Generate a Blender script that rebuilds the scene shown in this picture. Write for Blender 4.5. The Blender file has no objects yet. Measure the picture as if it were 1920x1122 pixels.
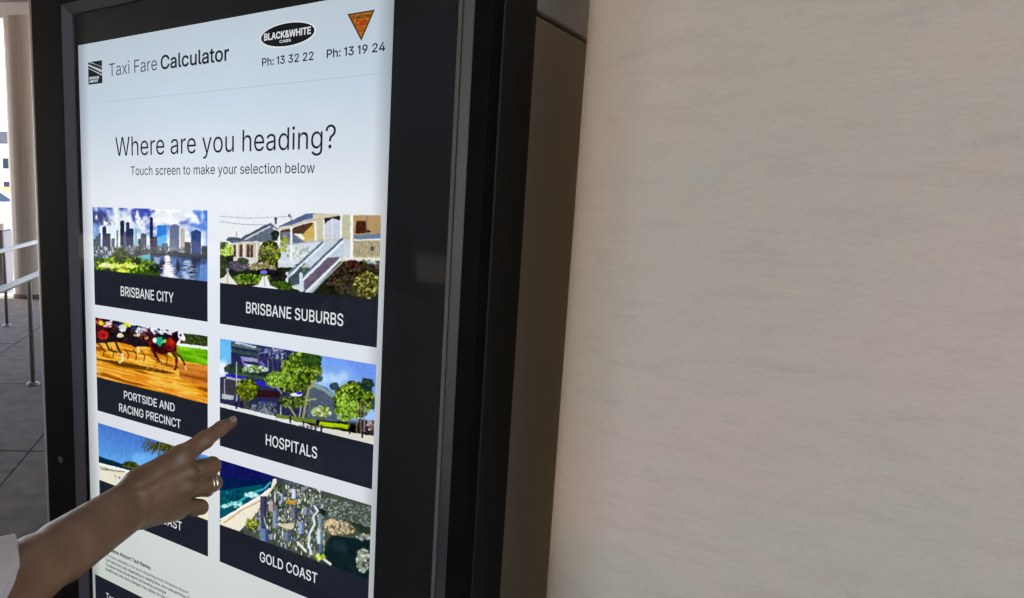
import bpy, math, random
import numpy as np
from mathutils import Vector, Matrix

random.seed(7)
rng = np.random.default_rng(7)
scene = bpy.context.scene
C = scene.collection

# ------------------------------------------------------------------ camera, world, sun, exposure
EXPOSURE = 3.3
GAIN = 2.0 ** (-EXPOSURE)          # an LCD pixel that shows value v emits v * GAIN
cam_data = bpy.data.cameras.new("camera")
cam_data.sensor_width = 36.0
cam_data.lens = 26.034
cam_data.shift_x = 0.28906
cam_data.clip_start = 0.02
cam_data.clip_end = 2000
cam = bpy.data.objects.new("camera", cam_data)
C.objects.link(cam)
right = Vector((0.7699, 0.6381, 0.0)); fwd = Vector((-0.6307, 0.7609, -0.1523))
down = Vector((0.0972, -0.1173, -0.9883))
m = Matrix((right, -down, -fwd)).transposed().to_4x4()
m.translation = Vector((0.0, -0.8454, 1.6))
cam.matrix_world = m
scene.camera = cam

world = bpy.data.worlds.new("World"); scene.world = world; world.use_nodes = True
wn = world.node_tree.nodes; wl = world.node_tree.links; wn.clear()
sky = wn.new("ShaderNodeTexSky"); sky.sky_type = 'NISHITA'; sky.sun_disc = False
SUN_EL = math.radians(62); SUN_AZ = math.radians(250)     # azimuth clockwise from +Y
sky.sun_elevation = SUN_EL; sky.sun_rotation = SUN_AZ
sky.air_density = 1.2; sky.dust_density = 2.5
bg = wn.new("ShaderNodeBackground"); bg.inputs[1].default_value = 0.15
wo = wn.new("ShaderNodeOutputWorld")
wl.new(sky.outputs[0], bg.inputs[0]); wl.new(bg.outputs[0], wo.inputs[0])
sd = bpy.data.lights.new("sun", 'SUN'); sd.energy = 4.0; sd.angle = math.radians(0.5); sd.color = (1, 0.95, 0.87)
sun = bpy.data.objects.new("sun", sd); C.objects.link(sun)
sdir = Vector((math.sin(SUN_AZ)*math.cos(SUN_EL), math.cos(SUN_AZ)*math.cos(SUN_EL), math.sin(SUN_EL)))
sun.rotation_euler = sdir.to_track_quat('Z', 'Y').to_euler()
sun.location = (0, 0, 30)
scene.view_settings.view_transform = 'Standard'
scene.view_settings.look = 'None'
scene.view_settings.exposure = EXPOSURE
scene.view_settings.gamma = 1
scene.view_settings.use_curve_mapping = False
scene.render.engine = 'CYCLES'
scene.cycles.use_denoising = True
scene.cycles.max_bounces = 8
scene.cycles.diffuse_bounces = 5
scene.cycles.transparent_max_bounces = 12
scene.cycles.sample_clamp_indirect = 8

# ------------------------------------------------------------------ helpers
def s2l(c):
    c = np.asarray(c, dtype=float) / 255.0
    return np.where(c <= 0.04045, c / 12.92, ((c + 0.055) / 1.055) ** 2.4)

def rgb(r, g, b):
    l = s2l((r, g, b)); return (float(l[0]), float(l[1]), float(l[2]), 1.0)

def mesh(name, verts, faces, smooth=False):
    me = bpy.data.meshes.new(name)
    me.from_pydata([tuple(map(float, v)) for v in verts], [], [tuple(int(i) for i in f) for f in faces])
    me.update()
    if smooth:
        me.polygons.foreach_set("use_smooth", [True] * len(me.polygons))
    return me

def obj(name, me, mat=None, parent=None, loc=None):
    o = bpy.data.objects.new(name, me); C.objects.link(o)
    if mat is not None and not me.materials: me.materials.append(mat)
    if parent is not None: o.parent = parent
    if loc is not None: o.location = loc
    return o

def tag(o, label=None, cat=None, group=None, kind=None):
    if label: o["label"] = label
    if cat: o["category"] = cat
    if group: o["group"] = group
    if kind: o["kind"] = kind
    return o

def thing(name, label, cat, loc=(0, 0, 0), group=None):
    o = bpy.data.objects.new(name, None); C.objects.link(o); o.location = loc
    o.empty_display_size = 0.1
    return tag(o, label, cat, group)

class MB:
    """collects simple solids into one vertex / face list"""
    def __init__(s): s.v = []; s.f = []
    def add(s, v, f):
        n = len(s.v); s.v += [tuple(p) for p in v]; s.f += [tuple(i + n for i in q) for q in f]; return s
    def box(s, x0, x1, y0, y1, z0, z1):
        v = [(x0,y0,z0),(x1,y0,z0),(x1,y1,z0),(x0,y1,z0),(x0,y0,z1),(x1,y0,z1),(x1,y1,z1),(x0,y1,z1)]
        return s.add(v, [(3,2,1,0),(4,5,6,7),(0,1,5,4),(1,2,6,5),(2,3,7,6),(3,0,4,7)])
    def tube(s, pts, radii, seg=16, caps=True):
        pts = [Vector(p) for p in pts]
        if not hasattr(radii, '__len__'): radii = [radii] * len(pts)
        n0 = len(s.v); ref = None
        for i, p in enumerate(pts):
            t = (pts[min(i+1, len(pts)-1)] - pts[max(i-1, 0)]).normalized()
            if ref is None:
                ref = t.orthogonal().normalized()
            ref = (ref - t * ref.dot(t)).normalized(); b = t.cross(ref)
            for k in range(seg):
                a = 2 * math.pi * k / seg
                s.v.append(tuple(p + (ref * math.cos(a) + b * math.sin(a)) * radii[i]))
        for i in range(len(pts) - 1):
            for k in range(seg):
                a = n0 + i*seg + k; b_ = n0 + i*seg + (k+1) % seg
                s.f.append((a, b_, b_ + seg, a + seg))
        if caps:
            s.f.append(tuple(n0 + k for k in reversed(range(seg))))
            s.f.append(tuple(n0 + (len(pts)-1)*seg + k for k in range(seg)))
        return s
    def prism(s, poly, z0, z1):
        n = len(poly); n0 = len(s.v)
        s.v += [(x, y, z0) for x, y in poly] + [(x, y, z1) for x, y in poly]
        s.f.append(tuple(n0 + i for i in reversed(range(n)))); s.f.append(tuple(n0 + n + i for i in range(n)))
        for i in range(n):
            j = (i + 1) % n; s.f.append((n0+i, n0+j, n0+n+j, n0+n+i))
        return s
    def ball(s, c, r, seg=12, rings=8):
        r = r if hasattr(r, '__len__') else (r, r, r); n0 = len(s.v)
        s.v.append((c[0], c[1], c[2]-r[2]))
        for i in range(1, rings):
            ph = -math.pi/2 + math.pi*i/rings
            for k in range(seg):
                a = 2*math.pi*k/seg
                s.v.append((c[0]+r[0]*math.cos(ph)*math.cos(a), c[1]+r[1]*math.cos(ph)*math.sin(a), c[2]+r[2]*math.sin(ph)))
        s.v.append((c[0], c[1], c[2]+r[2])); e = len(s.v)-1
        for k in range(seg):
            s.f.append((n0, n0+1+(k+1) % seg, n0+1+k)); s.f.append((e, e-seg+k, e-seg+(k+1) % seg))
        for i in range(rings-2):
            for k in range(seg):
                a = n0+1+i*seg+k; b = n0+1+i*seg+(k+1) % seg
                s.f.append((a, b, b+seg, a+seg))
        return s
    def build(s, name, mat=None, parent=None, bevel=0, smooth=False, segs=2):
        o = obj(name, mesh(name, s.v, s.f, smooth), mat, parent)
        if bevel:
            md = o.modifiers.new("bevel", 'BEVEL'); md.width = bevel; md.segments = segs; md.limit_method = 'ANGLE'
            md.angle_limit = math.radians(40)
            if smooth: md.harden_normals = False
        return o

def material(name, color, rough=0.6, metal=0.0, var=0.0, scale=8.0, stretch=(1, 1, 1), bump=0.0, bscale=60.0,
             coat=0.0, spec=0.5, sss=0.0, dark=None):
    mt = bpy.data.materials.new(name); mt.use_nodes = True
    nt = mt.node_tree; b = nt.nodes["Principled BSDF"]
    b.inputs["Base Color"].default_value = color if len(color) == 4 else (*color, 1)
    b.inputs["Roughness"].default_value = rough; b.inputs["Metallic"].default_value = metal
    b.inputs["Specular IOR Level"].default_value = spec
    b.inputs["Coat Weight"].default_value = coat
    if sss:
        b.inputs["Subsurface Weight"].default_value = sss
        b.inputs["Subsurface Radius"].default_value = (0.9, 0.35, 0.2); b.inputs["Subsurface Scale"].default_value = 0.006
    tc = nt.nodes.new("ShaderNodeTexCoord"); mp = nt.nodes.new("ShaderNodeMapping")
    mp.inputs["Scale"].default_value = stretch
    nt.links.new(tc.outputs["Object"], mp.inputs[0])
    if var:
        nz = nt.nodes.new("ShaderNodeTexNoise"); nz.inputs["Scale"].default_value = scale; nz.inputs["Detail"].default_value = 6
        nt.links.new(mp.outputs[0], nz.inputs[0])
        rp = nt.nodes.new("ShaderNodeValToRGB")
        c = np.array(color[:3])
        lo = np.array(dark[:3]) if dark is not None else c * (1 - var)
        rp.color_ramp.elements[0].position = 0.3; rp.color_ramp.elements[0].color = (*lo, 1)
        rp.color_ramp.elements[1].position = 0.7; rp.color_ramp.elements[1].color = (*np.minimum(c * (1 + var), 1), 1)
        nt.links.new(nz.outputs[0], rp.inputs[0]); nt.links.new(rp.outputs[0], b.inputs["Base Color"])
    if bump:
        n2 = nt.nodes.new("ShaderNodeTexNoise"); n2.inputs["Scale"].default_value = bscale; n2.inputs["Detail"].default_value = 8
        nt.links.new(mp.outputs[0], n2.inputs[0])
        bp = nt.nodes.new("ShaderNodeBump"); bp.inputs["Strength"].default_value = bump; bp.inputs["Distance"].default_value = 0.002
        nt.links.new(n2.outputs[0], bp.inputs["Height"]); nt.links.new(bp.outputs[0], b.inputs["Normal"])
    return mt

def emitter(name, color):
    mt = bpy.data.materials.new(name); mt.use_nodes = True; nt = mt.node_tree; nt.nodes.clear()
    e = nt.nodes.new("ShaderNodeEmission"); o = nt.nodes.new("ShaderNodeOutputMaterial")
    e.inputs[0].default_value = color; e.inputs[1].default_value = GAIN
    nt.links.new(e.outputs[0], o.inputs[0]); return mt

def print_emitter(name):
    """LCD pixels: colour comes from the printed picture stored on the mesh"""
    mt = emitter(name, (1, 1, 1, 1)); nt = mt.node_tree
    a = nt.nodes.new("ShaderNodeAttribute"); a.attribute_name = "print"
    e = [n for n in nt.nodes if n.type == 'EMISSION'][0]
    nt.links.new(a.outputs["Color"], e.inputs[0]); return mt

# ------------------------------------------------------------------ setting
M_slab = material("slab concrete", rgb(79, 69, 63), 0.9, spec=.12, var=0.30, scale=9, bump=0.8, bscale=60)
_nt = M_slab.node_tree; _oi = _nt.nodes.new("ShaderNodeObjectInfo"); _mu = _nt.nodes.new("ShaderNodeVectorMath"); _mu.operation = 'SCALE'
_mu.inputs[0].default_value = (37, 53, 11); _nt.links.new(_oi.outputs["Random"], _mu.inputs["Scale"])      # each slab shows its own stretch of concrete
_nt.links.new(_mu.outputs[0], [n for n in _nt.nodes if n.type == 'MAPPING'][0].inputs["Location"])
M_joint = material("joint dirt", rgb(38, 36, 35), 0.95)
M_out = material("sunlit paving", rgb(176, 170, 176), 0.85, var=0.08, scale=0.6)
M_asph = material("asphalt", rgb(104, 99, 93), 0.9, var=0.15, scale=1.5, bump=0.4, bscale=40)
M_steel = material("brushed steel", rgb(104, 98, 91), 0.6, metal=0.4, bump=0.1, bscale=200)
M_col = material("column render", rgb(160, 147, 134), 0.7, var=0.06, scale=1.5, stretch=(6, 6, .3), bump=.15, bscale=30)
M_ceil = material("soffit paint", rgb(140, 132, 122), 0.7, var=0.04, scale=1.0)
M_beam = material("beam cladding", rgb(238, 230, 222), 0.5, var=0.03, scale=1.0)

# u and v axes of the paving grid
UA = Vector((-0.60, 0.80, 0)); VA = Vector((0.80, 0.60, 0))
def uv(u, v, z=0): return UA * u + VA * v + Vector((0, 0, z))

ground = obj("ground", mesh("ground", [(-900, -900, -.06), (900, -900, -.06), (900, 900, -.06), (-900, 900, -.06)], [(0, 1, 2, 3)]), M_asph)
tag(ground, "grey asphalt and paved ground running out beyond the canopy", kind="structure")
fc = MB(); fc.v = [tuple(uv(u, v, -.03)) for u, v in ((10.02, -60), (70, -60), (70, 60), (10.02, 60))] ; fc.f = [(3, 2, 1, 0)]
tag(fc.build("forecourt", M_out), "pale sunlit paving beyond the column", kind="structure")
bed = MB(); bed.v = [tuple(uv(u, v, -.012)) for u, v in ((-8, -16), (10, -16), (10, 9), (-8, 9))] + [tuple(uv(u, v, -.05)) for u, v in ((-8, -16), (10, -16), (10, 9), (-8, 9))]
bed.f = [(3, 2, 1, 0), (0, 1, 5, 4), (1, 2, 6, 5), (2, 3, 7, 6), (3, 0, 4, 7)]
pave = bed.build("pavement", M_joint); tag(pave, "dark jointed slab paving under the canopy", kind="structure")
SU, SV = 1.51, 1.06; U0, V0 = 3.575, -1.85
base = {}
def slab_mesh():
    a, b, g = SU/2 - .004, SV/2 - .004, .004
    v = []
    for z, i in ((-.012, 0), (-.003, 0), (0, g)):
        v += [tuple(uv(su*(a-i), sv*(b-i), z)) for su, sv in ((-1, -1), (1, -1), (1, 1), (-1, 1))]
    f = []
    for r in (0, 4):
        for k in range(4):
            f.append((r+k, r+4+k, r+4+(k+1) % 4, r+(k+1) % 4))
    f.append((11, 10, 9, 8))
    return mesh("slab", v, f)
sm = slab_mesh(); sm.materials.append(M_slab)
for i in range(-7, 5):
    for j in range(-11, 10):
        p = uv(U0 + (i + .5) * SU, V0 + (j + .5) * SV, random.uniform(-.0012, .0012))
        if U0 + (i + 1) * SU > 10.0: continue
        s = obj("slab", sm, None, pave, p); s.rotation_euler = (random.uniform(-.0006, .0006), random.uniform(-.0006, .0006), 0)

# canopy overhead: soffit slab with a beam along its outer edge
cn = MB(); cn.prism([tuple(uv(u, v)[:2]) for u, v in ((-5, -16), (-5, 6), (9.75, 6), (9.75, -16))], 4.06, 4.35)
tag(cn.build("canopy", M_ceil), "flat beige canopy soffit over the walkway, top left corner", "canopy")
bm_ = MB(); bm_.prism([tuple(uv(u, v)[:2]) for u, v in ((9.78, -16), (9.78, 6), (10.25, 6), (10.25, -16))], 3.85, 4.36)
tag(bm_.build("edge_beam", M_beam, bevel=.008), "pale beam along the canopy edge resting on the round column", "beam")

# round column
def lathe(mb, cx, cy, prof, seg=48):
    n0 = len(mb.v)
    for r, z in prof:
        for k in range(seg):
            a = 2*math.pi*k/seg; mb.v.append((cx + r*math.cos(a), cy + r*math.sin(a), z))
    for i in range(len(prof)-1):
        for k in range(seg):
            a = n0+i*seg+k; b = n0+i*seg+(k+1) % seg; mb.f.append((a, b, b+seg, a+seg))
    return mb
colp = Vector((-8.8400, 5.6400, 0.0000))
colt = thing("column", "round beige column with vertical seams standing under the beam", "column", colp)
sh = MB()
nseg = 72; ring = []
for z in (0.06, 3.85):
    for k in range(nseg):
        a = 2*math.pi*k/nseg; r = .255 - (.003 if k % 9 == 0 else 0)
        sh.v.append((r*math.cos(a), r*math.sin(a), z))
for k in range(nseg): sh.f.append((k, (k+1) % nseg, nseg+(k+1) % nseg, nseg+k))
sh.build("shaft", M_col, colt, smooth=False)
lathe(MB(), 0, 0, [(.27, 0), (.27, .055), (.262, .06), (.2, .06)]).build("base_ring", M_slab, colt, smooth=True)

# two steel handrails
def handrail(label, start, end, posts):
    a, b = Vector(start), Vector(end)
    t = thing("handrail", label, "handrail", (a.x, a.y, 0), "steel handrails on the walkway")
    o = Vector((a.x, a.y, 0))
    MB().tube([a-o, a-o+(b-a)*.5, b-o], .0255, 20).build("rail", M_steel, t, smooth=True)
    for q in posts:
        p = a + (b-a)*q - o
        MB().tube([(p.x, p.y, .006), (p.x, p.y, p.z-.055), (p.x, p.y, p.z-.02)], [.019, .019, .008], 16).build("post", M_steel, t, smooth=True)
        lathe(MB(), p.x, p.y, [(.055, 0.0), (.055, .008), (.045, .018), (.024, .026), (.0195, .03)], 24).build("flange", M_steel, t, smooth=True)
h = .87
def along(v, u): return uv(u, v, h)
handrail("nearer steel handrail with bright post and round foot flange", along(-2.27, 1.6), along(-2.27, 6.8), [0.16, (5.07-1.6)/5.2, .97])
handrail("farther steel handrail passing in front of the column", along(-3.30, 2.6), along(-3.30, 9.3), [.1, (7.53-2.6)/6.7])

# building behind the kiosk: clad box with recessed joint, and the big wall panel on the right
M_clad = material("beige cladding", rgb(198, 178, 148), 0.45, var=0.05, scale=3, bump=.08, bscale=120)
M_clad2 = material("grey cladding", rgb(246, 244, 240), 0.45, var=0.04, scale=3, bump=.08, bscale=120)
M_dark = material("dark recess", rgb(30, 27, 25), 0.8)
cb = thing("clad_pier", "beige clad pier behind the kiosk with a dark joint between its panels", "wall", (-.65, .13, 0))
def cpan(name, z0, z1, mt, lab=None):
    o = MB().box(-.33, .343, 0.0, 1.2, z0, z1).build(name, mt, cb, bevel=.002)
    if lab: o["label"] = lab
cpan("panel", 0.02, 1.808, M_clad, "beige lower panel"); cpan("panel", 1.815, 4.05, M_clad2, "grey upper panel")
MB().box(-.32, .333, .01, 1.19, 0.0, 4.055).build("core", M_dark, cb)

M_wall = bpy.data.materials.new("wall plaster"); M_wall.use_nodes = True
nt = M_wall.node_tree; b = nt.nodes["Principled BSDF"]; b.inputs["Roughness"].default_value = .62
tc = nt.nodes.new("ShaderNodeTexCoord")
def noise(scale, st, detail=5, rough=.55):
    mp = nt.nodes.new("ShaderNodeMapping"); mp.inputs["Scale"].default_value = st
    nz = nt.nodes.new("ShaderNodeTexNoise"); nz.inputs["Scale"].default_value = scale; nz.inputs["Detail"].default_value = detail
    nz.inputs["Roughness"].default_value = rough
    nt.links.new(tc.outputs["Object"], mp.inputs[0]); nt.links.new(mp.outputs[0], nz.inputs[0]); return nz
def ramp(src, p0, c0, p1, c1):
    r = nt.nodes.new("ShaderNodeValToRGB"); r.color_ramp.elements[0].position = p0; r.color_ramp.elements[0].color = c0
    r.color_ramp.elements[1].position = p1; r.color_ramp.elements[1].color = c1
    nt.links.new(src.outputs[0], r.inputs[0]); return r
def mul(a, b_, f=1.0):
    x = nt.nodes.new("ShaderNodeMix"); x.data_type = 'RGBA'; x.blend_type = 'MULTIPLY'; x.inputs[0].default_value = f
    nt.links.new(a.outputs[0] if a.type != 'MIX' else a.outputs[2], x.inputs[6])
    nt.links.new(b_.outputs[0] if b_.type != 'MIX' else b_.outputs[2], x.inputs[7]); return x
n1 = noise(4.5, (1, 1, 1.3), 4, .6); r1 = ramp(n1, .36, rgb(206, 191, 165), .64, rgb(218, 191, 167))
n2 = noise(15, (1, 1, 4.5), 5, .62); r2 = ramp(n2, .36, (.90, .89, .88, 1), .5, (1, 1, 1, 1))
n3 = noise(17, (1, 1, 2.6), 5, .62); r3 = ramp(n3, .25, (.78, .77, .76, 1), .42, (1, 1, 1, 1))
n6 = noise(210, (1, 1, 3.2), 3, .7); r6 = ramp(n6, .3, (.86, .855, .85, 1), .62, (1.0, 1.0, 1.0, 1))
x = mul(mul(mul(r1, r2, .5), r3, .5), r6, .55)
nt.links.new(x.outputs[2], b.inputs["Base Color"])
n4 = noise(150, (.3, .3, 1.2), 5, .65)
bp = nt.nodes.new("ShaderNodeBump"); bp.inputs["Strength"].default_value = .3; bp.inputs["Distance"].default_value = .0014
nt.links.new(n4.outputs[0], bp.inputs["Height"])
bp2 = nt.nodes.new("ShaderNodeBump"); bp2.inputs["Strength"].default_value = .25; bp2.inputs["Distance"].default_value = .004
n5 = noise(7, (1, 1, 2.5), 3, .5)
nt.links.new(n5.outputs[0], bp2.inputs["Height"]); nt.links.new(bp.outputs[0], bp2.inputs["Normal"]); nt.links.new(bp2.outputs[0], b.inputs["Normal"])

prof = []
R_ = .075; cx, cy = -.213 + R_, -.055 + R_
prof += [(3.2, .55), (-.213, .55)]
for k in range(17):
    a = math.pi + (math.pi/2) * k / 16
    prof.append((cx + R_*math.cos(a), cy + R_*math.sin(a)))
prof += [(3.2, -.055)]
wl_ = MB().prism(prof, 0.0, 4.055)
w = wl_.build("wall_panel", M_wall, smooth=False)
me = w.data
sm_ = [abs(p.normal.z) < .5 and len(p.vertices) == 4 and p.area < .2 for p in me.polygons]
me.polygons.foreach_set("use_smooth", [True]*len(me.polygons))
md = w.modifiers.new("n", 'WEIGHTED_NORMAL'); md.keep_sharp = True
me.set_sharp_from_angle(angle=math.radians(35))
tag(w, "large smooth beige rendered wall with a rounded left edge, filling the right side", "wall")
bw = MB().box(-.95, .4, 1.35, 6.0, 0, 4.055).build("building_wall", M_ceil)
tag(bw, "plain building wall set back behind the clad pier", "wall")
# ceiling light, seen mirrored in the glass
M_lamp = material("lamp diffuser", rgb(235, 235, 230), .4)

# unseen dark building added behind the camera to darken the mirror image in the glass
M_fac = material("dark facade", rgb(70, 66, 64), .7, var=.1, scale=.5)
M_fg = material("facade glazing", rgb(26, 30, 36), .2)
op = thing("added_dark_building", "unseen dark building added behind the camera to darken the glass reflections", "building", (-9, -17, 0))
MB().box(-26, 30, -8, 0, -.05, 6.5).build("wall", M_fac, op)
for k in range(-8, 10):
    for z in (1.0, 3.9): MB().box(k*3+.3, k*3+2.7, .002, .05, z, z+2.0).build("window", M_fg, op)

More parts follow.
